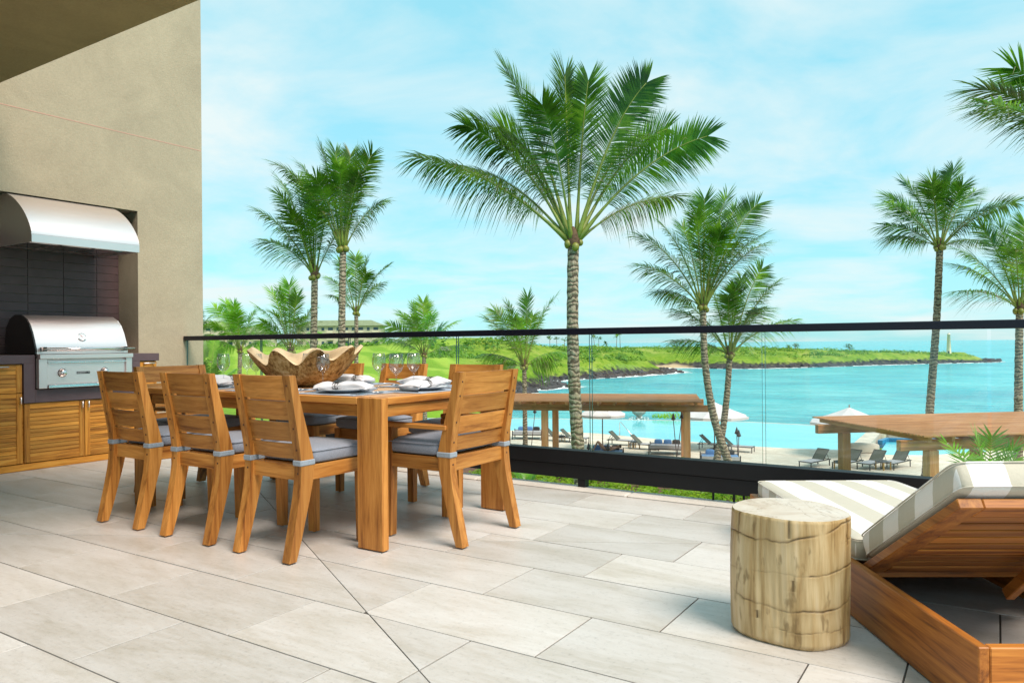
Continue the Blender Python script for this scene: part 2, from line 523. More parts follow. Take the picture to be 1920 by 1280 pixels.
COCO = plain('green_coconut', (0.20, 0.20, 0.03), 0.45, nscale=6, namp=0.3)
def trunk_mat():
    k = Mat('palm_trunk', 0.9, 0.2)
    w1 = k.wave(k.coord(), 2.0, 9.0, 4, 'Z', 1.6)
    n1 = k.noise(k.coord((7, 7, 3)), 2, 5, 0.65)
    n2 = k.noise(k.coord((1, 1, 22)), 3, 3, 0.6, 0.5)
    c = k.ramp(n1, [(0.3, (0.16, 0.115, 0.08)), (0.5, (0.33, 0.265, 0.19)), (0.7, (0.48, 0.40, 0.31))])
    d = k.ramp(k.math('MULTIPLY', w1, n2), [(0.08, (1, 1, 1)), (0.20, (0, 0, 0))])
    k.color(k.mix(k.math('MULTIPLY', d, 0.8), c, (0.045, 0.033, 0.025)))
    k.bump(k.math('ADD', n1, w1), 0.6, 0.03)
    return k.m
TRUNK = trunk_mat()
ROCK = plain('lava_rock', (0.055, 0.050, 0.055), 0.85, nscale=0.6, namp=0.5, bump=0.6, bscale=2)

# ------------------------------------------------------------------ terrace floor
terrace = MB().box(-9.2, 7.0, -7.0, 4.635, -0.34, -0.0042).build('terrace_slab', GROUT, kind='structure')
terrace['label'] = 'terrace slab carrying the pale stone floor tiles'
def clip(poly, a, b, c):
    """keep the side a*x + b*y + c >= 0"""
    out = []
    for i in range(len(poly)):
        p, q = poly[i], poly[(i + 1) % len(poly)]
        dp, dq = a * p[0] + b * p[1] + c, a * q[0] + b * q[1] + c
        if dp >= 0: out.append(p)
        if dp * dq < 0:
            t = dp / (dp - dq); out.append((p[0] + (q[0] - p[0]) * t, p[1] + (q[1] - p[1]) * t))
    return out
def area(p):
    return 0.5 * abs(sum(p[i][0] * p[(i + 1) % len(p)][1] - p[(i + 1) % len(p)][0] * p[i][1] for i in range(len(p))))
def line(p, q):
    a, b = -(q[1] - p[1]), q[0] - p[0]
    n = math.hypot(a, b); a, b = a / n, b / n
    return a, b, -(a * p[0] + b * p[1])
LA = line((-4.376, 3.443), (-1.413, 1.727))
LB = line((-4.515, 1.892), (-1.684, 3.401))
G, CH = 0.0030, 0.003
def tile_piece(poly):
    cx = sum(p[0] for p in poly) / len(poly); cy = sum(p[1] for p in poly) / len(poly)
    n = len(poly)
    def inset(p, d):
        L = math.hypot(p[0] - cx, p[1] - cy); k = 1 - d / max(L, 1e-3); return ((p[0] - cx) * k, (p[1] - cy) * k)
    dz = random.uniform(-0.0006, 0.0006)
    vs = [(p[0] - cx, p[1] - cy, -0.027) for p in poly] + [(p[0] - cx, p[1] - cy, -0.0008 + dz) for p in poly] + [(*inset(p, 0.0012), dz) for p in poly]
    fs = [list(range(2 * n, 3 * n))]
    for i in range(n):
        j = (i + 1) % n
        fs += [[i, j, n + j, n + i], [n + i, n + j, 2 * n + j, 2 * n + i]]
    MB().add(vs, fs).build('floor_tile', TILE, terrace, (cx, cy, 0))
offs = {0: 0.51, 1: 0.0, 2: 0.25}
for r in range(-9, 8):
    y0 = 1.237 + 0.4055 * r; y1 = y0 + 0.4055
    off = offs[r % 3]
    k = -14
    while True:
        x0 = off + 0.75 * k; k += 1
        if x0 > 3.6: break
        if x0 + 0.75 < -6.9 or y1 < -0.2: continue
        poly = [(max(x0 + G, -6.9), y0 + G), (x0 + 0.75 - G, y0 + G), (x0 + 0.75 - G, y1 - G), (max(x0 + G, -6.9), y1 - G)]
        # pieces behind the camera or right of it that the picture never shows are left to the slab
        cxm, cym = x0 + 0.37, y0 + 0.2
        pv = Vector((cxm, cym, 0)); dep = pv.dot(FW); lat = pv.dot(RT)
        if dep < 0.1 or abs(lat) > dep * 0.70 + 2.1: continue
        pieces = [poly]
        for (a, b, c) in (LA, LB):
            nxt = []
            for q in pieces:
                for sgn in (1, -1):
                    e = clip(q, a * sgn, b * sgn, c * sgn - 0.0020)
                    if len(e) > 2 and area(e) > 4e-4: nxt.append(e)
            pieces = nxt
        for q in pieces:
            if cxm > -1.0 and len(pieces) > 1: pass
            tile_piece(q)
# plain tile sheet for the part of the terrace behind and beside the camera
MB().box(-6.9, 6.9, -6.9, -0.05, -0.027, -0.001).build('floor_screed', TILE, terrace)
# pale curb under the railing
xs = -6.92
cj = [-6.83, -5.63, -4.43, -3.23, -2.03, -0.83, 0.37, 1.57, 2.77]
for a, b in zip(cj[:-1], cj[1:]):
    MB().box(a + 0.002, b - 0.002, 4.486, 4.640, -0.027, 0.014, 0.010).build('curb_stone', CURB, terrace)

# ------------------------------------------------------------------ left wall with the barbecue niche, soffit, facade
wall = thing('stucco_wall', 'tall tan stucco side wall with a barbecue niche', 'wall', (0, 0, 0))
WX = -6.92
MB().box(-8.6, WX, 4.102, 4.80, -6.0, 3.014).build('wall_end', STUCCO, wall)
MB().box(-8.6, WX, 4.102, 4.80, 3.022, 6.5).build('wall_end', STUCCO, wall)
MB().box(-8.6, WX, -2.5, 4.102, 3.022, 6.5).build('upper_wall', STUCCO, wall)
MB().box(-8.6, WX, -2.5, 4.102, 2.297, 3.014).build('lintel', STUCCO, wall)
MB().box(-8.6, WX, -2.5, 1.6, -0.3, 2.297).build('wall_flank', STUCCO, wall)
MB().box(-8.6, -7.262, 1.6, 4.102, -0.3, 2.297).build('niche_back', STUCCO, wall)
COPPER = plain('copper_reveal', (0.60, 0.32, 0.24), 0.5)
MB().box(-8.5, WX + 0.0015, -2.4, 4.795, 3.0145, 3.0215).build('reveal_strip', COPPER, wall)
# backsplash tiles, stacked bond
vj = [3.885 - 0.305 * i for i in range(5)][::-1]
vj = [vj[0] - 0.305] + vj + [4.102]
zj = [0.94 + 0.0765 * i for i in range(14)]
for i in range(len(vj) - 1):
    for z in zj:
        MB().box(-7.262, -7.25, vj[i] + 0.0015, vj[i + 1] - 0.0015, z + 0.0015, z + 0.075, 0.0015).build('backsplash_tile', BSTILE, wall)
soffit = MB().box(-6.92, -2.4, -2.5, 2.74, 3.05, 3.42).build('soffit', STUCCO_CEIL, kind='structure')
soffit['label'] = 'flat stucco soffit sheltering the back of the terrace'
facade = thing('house_facade', 'tan stucco house front with pale light bouncing doors behind the terrace', 'building', (0, -2.5, 0))  # unseen front, ended short like the soffit so sky light fills the terrace
MB().box(-9.2, -2.4, -0.35, 0, 2.45, 6.5).build('facade_wall', STUCCO, facade)
for a, b in ((-9.2, -5.6), (-2.6, -2.4)):
    MB().box(a, b, -0.35, 0, -0.3, 2.45).build('facade_pier', STUCCO, facade)
DOOR_BOUNCE = plain('pale_bounce_door', (0.70, 0.68, 0.63), 0.6, 0, 0.5, nscale=3, namp=0.06)  # unseen door panes given a pale colour to bounce light onto the terrace
for a in (-5.6, -4.1):
    p = MB().box(a + 0.04, a + 1.46, -0.2, -0.17, 0.04, 2.41).build('door_pane', DOOR_BOUNCE, facade)
    MB().box(a, a + 0.04, -0.22, -0.15, 0, 2.45).box(a + 1.46, a + 1.5, -0.22, -0.15, 0, 2.45).box(a + 0.04, a + 1.46, -0.22, -0.15, 0, 0.04).box(a + 0.04, a + 1.46, -0.22, -0.15, 2.41, 2.45).build('door_frame', DARK_METAL, facade)

# ------------------------------------------------------------------ outdoor kitchen
CX = -6.62
kit = thing('kitchen_cabinet', 'teak louvred outdoor kitchen cabinet with plum slate counter below the hood', 'cabinet', (-6.9, 3.0, 0))
KO = Vector((-6.9, 3.0, 0))
def K(x0, x1, y0, y1, z0, z1, b=0.002):
    return MB().box(x0 - KO.x, x1 - KO.x, y0 - KO.y, y1 - KO.y, z0, z1, b)
K(-7.24, CX + 0.012, 3.84, 4.118, 0.868, 0.937).build('counter_top', SLATE, kit)
K(-7.24, CX + 0.012, 1.7, 3.035, 0.868, 0.9372).build('counter_top', SLATE, kit)
K(-7.24, CX + 0.012, 3.035, 3.84, 0.548, 0.655).build('counter_apron', SLATE, kit)
K(-6.70, CX + 0.012, 2.95, 3.035, 0.548, 0.868).build('counter_apron', SLATE, kit)
K(-6.70, CX + 0.012, 3.84, 3.93, 0.548, 0.868).build('counter_apron', SLATE, kit)
K(-7.24, CX - 0.02, 1.7, 2.95, 0.06, 0.868).build('carcass', CAB['y'], kit)
K(-7.24, CX - 0.02, 2.95, 3.93, 0.06, 0.548).build('carcass', CAB['y'], kit)
K(-7.24, CX - 0.02, 3.93, 4.105, 0.06, 0.868).build('carcass', CAB['y'], kit)
K(-7.2, CX - 0.006, 1.7, 4.105, 0.002, 0.057).build('plinth', CAB['y'], kit)
def louvre_front(name, y0, y1, z0, z1, st=0.045):
    x0, x1 = CX - 0.018, CX
    fr = K(x0, x1, y0 + 0.002, y0 + st, z0 + 0.002, z1 - 0.002).build(name, CAB['z'], kit)
    def sub(nm, m, *a):
        return K(*a).build(nm, m, fr)
    sub('stile', CAB['z'], x0, x1, y1 - st, y1 - 0.002, z0 + 0.002, z1 - 0.002)
    sub('rail', CAB['y'], x0, x1 - 0.001, y0 + st, y1 - st, z0 + 0.002, z0 + st)
    sub('rail', CAB['y'], x0, x1 - 0.001, y0 + st, y1 - st, z1 - st, z1 - 0.002)
    n = max(2, round((z1 - z0 - 2 * st) / 0.033)); h = (z1 - z0 - 2 * st) / n
    for i in range(n):
        a = z0 + st + i * h
        M = MB().prism([(x0 - KO.x, a + 0.001), (x1 - 0.005 - KO.x, a + 0.001), (x1 - 0.0065 - KO.x, a + h - 0.0028), (x0 - KO.x, a + h - 0.0028)], 'y', y0 + st - KO.y, y1 - st - KO.y)
        M.build('slat', CAB['y'], fr)
    return fr
def bar_handle(parent, p, q):
    d = Vector((0.022, 0, 0)); p, q = Vector(p) - KO, Vector(q) - KO
    m = MB().tube([p + d, q + d], 0.006, 8); e = (q - p) * 0.12
    m.tube([p + e, p + e + d], 0.004, 6); m.tube([q - e, q - e + d], 0.004, 6)
    m.build('handle', STEEL, parent)
for (y0, y1) in ((1.72, 2.33), (2.33, 2.945)):
    f = louvre_front('drawer', y0, y1, 0.632, 0.862); bar_handle(f, (CX, (y0 + y1) / 2 - 0.1, 0.845), (CX, (y0 + y1) / 2 + 0.1 + 0.1, 0.845))
    f = louvre_front('door', y0, y1, 0.062, 0.630); bar_handle(f, (CX, y1 - 0.02, 0.60), (CX, y1 - 0.02, 0.545))
f = louvre_front('door', 2.955, 3.435, 0.062, 0.545); bar_handle(f, (CX, 3.41, 0.535), (CX, 3.41, 0.48))
f = louvre_front('door', 3.437, 3.925, 0.062, 0.545); bar_handle(f, (CX, 3.462, 0.535), (CX, 3.462, 0.48))
f = louvre_front('drawer', 3.935, 4.10, 0.632, 0.862, 0.03); bar_handle(f, (CX, 3.96, 0.845), (CX, 4.07, 0.845))
f = louvre_front('door', 3.935, 4.10, 0.062, 0.630, 0.03)

# grill
GO = Vector((-6.6, 3.43, 0.66))
gr = thing('barbecue_grill', 'stainless steel built in gas grill with closed rounded lid', 'grill', GO)
def Gb(x0, x1, y0, y1, z0, z1, b=0.002): return MB().box(x0 - GO.x, x1 - GO.x, y0 - GO.y, y1 - GO.y, z0 - GO.z, z1 - GO.z, b)
gy0, gy1 = 3.045, 3.83
Gb(-7.12, -6.60, gy0, gy1, 0.662, 0.93).build('firebox', STEEL, gr)
Gb(-6.62, -6.545, gy0, gy1, 0.905, 0.940).build('front_lip', STEEL, gr)
Gb(-6.60, -6.565, gy0, gy0 + 0.065, 0.662, 0.903).build('side_panel', STEEL, gr)
Gb(-6.60, -6.565, gy1 - 0.055, gy1, 0.662, 0.903).build('side_panel', STEEL, gr)
fp = Gb(-6.60, -6.582, gy0 + 0.067, gy1 - 0.057, 0.695, 0.893).build('control_panel', STEEL, gr)
Gb(-6.582, -6.562, gy0 + 0.067, gy1 - 0.057, 0.868, 0.880).build('trim', STEEL_POL, fp)
dt = Gb(-6.60, -6.555, gy0 + 0.07, gy1 - 0.06, 0.664, 0.688).build('drip_tray', STEEL_POL, gr)
for yk in (3.235, 3.59):
    M = Matrix.Translation(Vector((-6.582, yk, 0.785)) - GO) @ Matrix.Rotation(math.pi / 2, 4, 'Y')
    kb = MB().lathe([(0.033, 0), (0.033, 0.008), (0.027, 0.012), (0.025, 0.03), (0.021, 0.036), (0.0, 0.036)], 20, M=M).build('knob', STEEL_POL, gr)
    MB().lathe([(0.0365, 0.0), (0.0365, 0.004), (0.031, 0.005)], 20, M=M).build('bezel', BLACK, kb)
lg = Gb(-6.582, -6.5795, 3.352, 3.462, 0.772, 0.792, 0.0).build('name_plate', BLACK, gr)
WHITE_PRINT = plain('white_print', (0.75, 0.76, 0.78), 0.4)
def text_mesh(txt, size, loc, parent, name, ext=0.0006):
    cu_ = bpy.data.curves.new(name, 'FONT'); cu_.body = txt; cu_.size = size; cu_.extrude = ext
    cu_.align_x = 'LEFT'; cu_.align_y = 'CENTER'; cu_.space_character = 1.25
    ob = bpy.data.objects.new(name, cu_); COL.objects.link(ob)
    dg = bpy.context.evaluated_depsgraph_get()
    me = bpy.data.meshes.new_from_object(ob.evaluated_get(dg))
    COL.objects.unlink(ob); bpy.data.objects.remove(ob)
    me.materials.clear(); me.materials.append(WHITE_PRINT)
    return link(me, name, parent, loc, (math.pi / 2, 0, math.pi / 2))
text_mesh('SEDONA', 0.0150, Vector((-6.5788, 3.356, 0.782)) - GO, lg, 'lettering')
text_mesh('BY LYNX', 0.0058, Vector((-6.5788, 3.432, 0.782)) - GO, lg, 'lettering')
# lid: rounded profile in (x, z)
lid = [(-7.10, 0.945), (-7.12, 1.06), (-7.10, 1.17), (-7.03, 1.245), (-6.94, 1.275), (-6.84, 1.272), (-6.75, 1.235), (-6.70, 1.19), (-6.655, 1.12), (-6.62, 1.04), (-6.60, 0.99), (-6.60, 0.945)]
ly0, ly1 = gy0 - 0.012, gy1 - 0.02
mb = MB()
n = len(lid)
vs = [(p[0] - GO.x, y - GO.y, p[1] - GO.z) for y in (ly0 + 0.012, ly1 - 0.012) for p in lid]
mb.add(vs, [[i, i + 1, n + i + 1, n + i] for i in range(n - 1)], 0, True)
lo = mb.build('lid', steel('lid_steel', 0.40), gr)
for ya, yb in ((ly0, ly0 + 0.0135), (ly1 - 0.0135, ly1)):
    MB().prism([(p[0] - GO.x, p[1] - GO.z) for p in lid], 'y', ya - GO.y, yb - GO.y).build('lid_end', BLACK if ya == ly0 else STEEL, gr)
hd = MB().tube([Vector((-6.545, ly0 + 0.03, 0.985)) - GO, Vector((-6.545, ly1 + 0.03, 0.985)) - GO], 0.012, 12).build('lid_handle', STEEL_POL, gr)
for yk in (ly0 + 0.05, ly1 - 0.05):
    Gb(-6.60, -6.535, yk - 0.014, yk + 0.014, 0.968, 1.002, 0.004).build('handle_bracket', BLACK, hd)
M = Matrix.Translation(Vector((-6.640, 3.425, 1.083)) - GO) @ Matrix.Rotation(math.pi / 2 - 0.42, 4, 'Y')
gg = MB().lathe([(0.036, 0), (0.036, 0.010), (0.031, 0.013), (0.03, 0.010), (0, 0.010)], 24, M=M).build('thermometer', STEEL_POL, gr)
M2 = M @ Matrix.Translation((0, 0, 0.011))
MB().lathe([(0.029, 0), (0, 0.0004)], 24, M=M2).build('dial', WHITE_PRINT, gg)
MB().box(-0.002, 0.002, -0.002, 0.020, 0.0008, 0.002, 0, M=M2 @ Matrix.Rotation(2.2, 4, 'Z')).build('needle', plain('red_needle', (0.5, 0.02, 0.03), 0.4), gg)

# hood
HO = Vector((-6.95, 3.42, 1.845))
hood = thing('range_hood', 'curved stainless steel ventilation hood over the grill', 'hood', HO)
hy0, hy1 = 2.966, 3.869
prof = []
for i in range(15):
    a = i / 14 * math.pi / 2
    prof.append((-6.96 + 0.46 * math.sin(a) ** 1.35, 1.912 + 0.378 * max(0.0, math.cos(a)) ** 1.35))
mb = MB(); n = len(prof)
vs = [(p[0] - HO.x, y - HO.y, p[1] - HO.z) for y in (hy0, hy1) for p in prof]
mb.add(vs, [[i, i + 1, n + i + 1, n + i] for i in range(n - 1)], 0, True)
mb.build('canopy', steel('hood_steel', 0.42), hood)
MB().box(-6.512 - HO.x, -6.498 - HO.x, hy0 - HO.y, hy1 - HO.y, 0.0, 0.0655, 0.002).build('lip', STEEL, hood)
side = [(-7.24, 1.848)] + [(-6.513, 1.848)] + prof[::-1][1:] + [(-7.24, 2.288)]
for ya, yb in ((hy0 + 0.001, hy0 + 0.006), (hy1 - 0.006, hy1 - 0.001)):
    MB().prism([(p[0] * 0.999 - HO.x - 0.004, p[1] - HO.z - 0.001) for p in side], 'y', ya - HO.y, yb - HO.y).build('side_panel', STEEL, hood)
MB().box(-7.24 - HO.x, -6.515 - HO.x, hy0 + 0.008 - HO.y, hy1 - 0.008 - HO.y, 0.03, 0.045).build('underside', STEEL, hood)
MB().box(-7.24 - HO.x, -6.96 - HO.x, hy0 + 0.008 - HO.y, hy1 - 0.008 - HO.y, 0.43, 0.442).build('top_panel', STEEL, hood)
for q in range(3):
    MB().box(-7.1 - HO.x, -6.7 - HO.x, hy0 + 0.05 + q * 0.28 - HO.y, hy0 + 0.30 + q * 0.28 - HO.y, 0.020, 0.029, 0.002).build('baffle_filter', STEEL_POL, hood)

# ------------------------------------------------------------------ glass railing
RY = 4.60
rail = thing('glass_railing', 'glass railing with dark metal top rail along the terrace edge', 'railing', (-2.4, RY, 0))
RO = Vector((-2.4, RY, 0))
def Rb(x0, x1, y0, y1, z0, z1, b=0.002, mi=0, mb=None): return (mb or MB()).box(x0 - RO.x, x1 - RO.x, y0 - RO.y, y1 - RO.y, z0, z1, b, mi)
Rb(-6.915, 4.6, RY - 0.03, RY + 0.03, 1.056, 1.101, 0.004).build('top_rail', RAIL_METAL, rail)
pj = [-6.90, -5.754, -4.619, -3.473, -2.336, -1.18, -0.038, 1.10, 2.24, 3.38, 4.52]
for a, b in zip(pj[:-1], pj[1:]):
    m = Rb(a + 0.009, b - 0.009, RY - 0.006, RY + 0.006, 0.235, 1.06, 0)
    for i, f in enumerate(m.f):
        c = [sum(m.v[j][k] for j in f) / 4 for k in range(3)]
        if abs(abs(c[0] - (a + b) / 2 + RO.x) - ((b - a) / 2 - 0.009)) < 1e-4 or abs(c[2] - 0.235) < 1e-4 or abs(c[2] - 1.06) < 1e-4: m.m[i] = 1
    m.build('glass_panel', [GLASS, GLASS_EDGE], rail)
Rb(-6.915, 4.6, RY - 0.045, RY + 0.045, 0.166, 0.262, 0.003).build('base_channel', DARK_METAL, rail)
Rb(-6.915, 4.6, RY - 0.036, RY + 0.036, 0.069, 0.164, 0.003).build('base_beam', DARK_METAL, rail)
for x in (-6.6, -4.60, -2.40, -0.20, 2.0, 4.2):
    Rb(x - 0.028, x + 0.028, RY - 0.03, RY + 0.03, 0.010, 0.07, 0.002).build('post', DARK_METAL, rail)
for x in (-1.50, -1.37, -1.31):
    Rb(x - 0.006, x + 0.006, RY + 0.015, RY + 0.027, 0.010, 0.07, 0.001).build('picket', DARK_METAL, rail)

# ------------------------------------------------------------------ dining table
TX0, TX1, TY0, TY1, TZ = -4.58, -2.48, 2.68, 3.77, 0.742
TO = Vector(((TX0 + TX1) / 2, (TY0 + TY1) / 2, 0))
table = thing('dining_table', 'long teak dining table with plank legs, laid for eight', 'table', TO)
def Tb(x0, x1, y0, y1, z0, z1, b=0.003): return MB().box(x0 - TO.x, x1 - TO.x, y0 - TO.y, y1 - TO.y, z0, z1, b)
LW, LT = 0.165, 0.045
for xa, xb in ((TX0, TX0 + LW), (TX1 - LW, TX1)):
    for ya, yb in ((TY0, TY0 + LT), (TY1 - LT, TY1)):
        Tb(xa, xb, ya, yb, 0.006, TZ - 0.0005).build('leg', TEAK['z'], table)
Tb(TX0 + LW + 0.001, TX1 - LW - 0.001, TY0, TY0 + 0.09, TZ - 0.035, TZ).build('edge_board', TEAK['x'], table)
Tb(TX0 + LW + 0.001, TX1 - LW - 0.001, TY1 - 0.09, TY1, TZ - 0.035, TZ).build('edge_board', TEAK['x'], table)
Tb(TX0, TX0 + 0.12, TY0 + LT + 0.001, TY1 - LT - 0.001, TZ - 0.0345, TZ).build('end_board', TEAK['y'], table)
Tb(TX1 - 0.12, TX1, TY0 + LT + 0.001, TY1 - LT - 0.001, TZ - 0.0345, TZ).build('end_board', TEAK['y'], table)
nb = 8; w0 = (TY1 - TY0 - 0.18) / nb
for i in range(nb):
    ya = TY0 + 0.09 + i * w0
    Tb(TX0 + 0.121, TX1 - 0.121, ya + 0.0015, ya + w0 - 0.0015, TZ - 0.03, TZ - 0.0005, 0.002).build('top_plank', TEAK_TOP['x'], table)
for ya in (TY0 + 0.018, TY1 - 0.04):
    Tb(TX0 + LW + 0.002, TX1 - LW - 0.002, ya, ya + 0.022, TZ - 0.095, TZ - 0.036).build('apron', TEAK['x'], table)
for xa in (TX0 + 0.018, TX1 - 0.04):
    Tb(xa, xa + 0.022, TY0 + LT + 0.001, TY1 - LT - 0.001, TZ - 0.095, TZ - 0.036).build('apron', TEAK['y'], table)

# ------------------------------------------------------------------ chairs
zr = [0.008, 0.10, 0.20, 0.30, 0.36, 0.42, 0.46, 0.52, 0.62, 0.74, 0.862]
yb_ = [-0.256, -0.236, -0.214, -0.194, -0.186, -0.182, -0.183, -0.190, -0.207, -0.228, -0.249]
yf_ = [-0.214, -0.184, -0.156, -0.128, -0.114, -0.106, -0.106, -0.121, -0.150, -0.184, -0.213]
REARPOLY = [(y, z) for y, z in zip(yb_, zr)] + [(y, z) for y, z in list(zip(yf_, zr))[::-1]]
def ymid(z):
    return 0.5 * (np.interp(z, zr, yb_) + np.interp(z, zr, yf_))
DOWEL = plain('dark_teak_plug', (0.07, 0.022, 0.005), 0.6)
def make_chair(label, arms, hw):
    c = thing('dining_armchair' if arms else 'dining_chair', label, 'chair', (0, 0, 0))
    pw = 0.05
    for s in (-1, 1):
        a, b = sorted((s * hw, s * (hw - pw)))
        MB().prism(REARPOLY, 'x', a, b).build('rear_leg', TEAK['z'], c)
    for s in (-1, 1):
        a, b = sorted((s * (hw - 0.004), s * (hw - pw)))
        top = 0.574 if arms else 0.438
        MB().prism([(0.255, top), (0.200, top), (0.203, 0.36), (0.213, 0.008), (0.250, 0.008)], 'x', a, b).build('front_leg', TEAK['z'], c)
        a, b = sorted((s * (hw - 0.006), s * (hw - 0.034)))
        MB().box(a, b, -0.112, 0.205, 0.368, 0.437, 0.002).build('side_apron', TEAK['y'], c)
    MB().box(-hw + pw - 0.002, hw - pw + 0.002, 0.215, 0.240, 0.368, 0.437, 0.002).build('front_apron', TEAK['x'], c)
    MB().box(-hw + pw - 0.002, hw - pw + 0.002, -0.165, -0.140, 0.368, 0.440, 0.002).build('rear_apron', TEAK['x'], c)
    for i in range(5):
        y = -0.10 + i * 0.065
        MB().box(-hw + 0.034, hw - 0.034, y, y + 0.055, 0.418, 0.435, 0.002).build('seat_slat', TEAK['x'], c)
    for (z0, z1) in ((0.753, 0.860), (0.652, 0.742), (0.550, 0.641), (0.468, 0.539)):
        n = 10; vs, fs = [], []
        for i in range(n + 1):
            x = (-1 + 2 * i / n) * (hw - pw + 0.002)
            bow = -0.020 * (1 - (x / hw) ** 2)
            for z in (z0, z1):
                for dy in (-0.009, 0.009):
                    vs.append((x, ymid(z) + 0.006 + bow + dy, z))
        for i in range(n):
            q = i * 4; r = q + 4
            fs += [[q, r, r + 2, q + 2], [q + 1, q + 3, r + 3, r + 1], [q + 2, r + 2, r + 3, q + 3], [q, q + 1, r + 1, r]]
        MB().add(vs, fs).build('back_slat', TEAK['x'], c)
    for s in (-1, 1):
        for z in (0.815, 0.745, 0.615, 0.515, 0.405):
            M = Matrix.Translation((s * (hw - 0.024 - 0.006 * (z > 0.78)), float(np.interp(z, zr, yb_)) + 0.003, z)) @ Matrix.Rotation(math.pi / 2, 4, 'X')
            MB().lathe([(0.0052, 0), (0.0052, 0.0042), (0, 0.0045)], 8, M=M).build('dowel', DOWEL, c)
    cu2 = MB().pillow(0, 0.079, 0.476, hw - 0.006, 0.184, 0.0375, 0.32, 0.16, 48, 14, crown=0.35).build('seat_cushion', SEATFAB, c)
    pts = []
    for i in range(49):
        t = 2 * math.pi * i / 48; s_ = lambda v: math.copysign(abs(v) ** 0.16, v)
        pts.append(((hw - 0.005) * s_(math.cos(t)), 0.079 + 0.185 * s_(math.sin(t)), 0.499))
    MB().tube(pts, 0.0028, 5, cap=False).build('piping', SEATFAB, cu2)
    for s in (-1, 1):
        a, b = sorted((s * (hw + 0.004), s * (hw - pw - 0.004)))
        MB().box(a, b, -0.189, -0.100, 0.440, 0.466, 0.004).build('cushion_strap', STRAPFAB, c)
    if arms:
        for s in (-1, 1):
            a, b = sorted((s * (hw + 0.012), s * (hw - 0.045)))
            MB().box(a, b, -0.165, 0.262, 0.575, 0.598, 0.004).build('armrest', TEAK['y'], c)
    return c
GC = 'chairs around the dining table'
side0 = make_chair('', False, 0.205)
spots = [(-4.125, 2.565, 0, 'teak side chair on the house side of the table, next to the grill end'),
         (-3.51, 2.565, 0, 'middle teak side chair on the house side of the table'),
         (-2.907, 2.565, 0, 'teak side chair on the house side of the table, beside the lounger end leg'),
         (-2.94, 3.875, math.pi, 'teak side chair on the railing side, beside the lounger end of the table'),
         (-3.58, 3.875, math.pi, 'middle teak side chair on the railing side of the table'),
         (-4.19, 3.875, math.pi, 'teak side chair on the railing side, at the grill end behind the bowl')]
for i, (x, y, rz, lab) in enumerate(spots):
    rz += (0.0, 0.012, -0.01, 0.015, -0.02, 0.01)[i]
    if i == 0:
        side0.location = (x, y, 0); side0.rotation_euler[2] = rz; side0['label'] = lab; side0['group'] = GC
    else: dup(side0, (x, y, 0), rz, lab)
arm0 = make_chair('teak armchair with its back to the lounger, at the end of the table', True, 0.265)
arm0['group'] = GC
arm0.location = (-2.445, 3.193, 0); arm0.rotation_euler[2] = math.pi / 2
dup(arm0, (-4.70, 3.16, 0), -math.pi / 2 + 0.01, 'teak armchair facing out from the grill end of the table')

# ------------------------------------------------------------------ place settings
def make_glass(label):
    prof = [(0.0, 0.0), (0.034, 0.0), (0.034, 0.0015), (0.012, 0.006), (0.0042, 0.015), (0.0036, 0.05), (0.0040, 0.085), (0.012, 0.096), (0.027, 0.110), (0.0375, 0.130), (0.0405, 0.150), (0.0385, 0.175), (0.0335, 0.205), (0.0322, 0.2055), (0.0372, 0.175), (0.0392, 0.150), (0.0362, 0.131), (0.0260, 0.112), (0.010, 0.1005), (0.0, 0.0995)]
    o = MB().lathe(prof, 24).build('wine_glass', WINE)
    return tag(o, label, 'wine glass', 'wine glasses on the dining table')
def make_plate(label):
    p = thing('dinner_plate', label, 'plate', group='dinner plates on the dining table')
    MB().lathe([(0.0, 0.0075), (0.085, 0.0075), (0.098, 0.012), (0.132, 0.0215), (0.135, 0.0205)], 40).build('plate_top', PLATE, p)
    MB().lathe([(0.135, 0.0205), (0.128, 0.0165), (0.09, 0.005), (0.082, 0.001), (0.0, 0.001)], 40).build('plate_underside', PLATE_RIM, p)
    return p
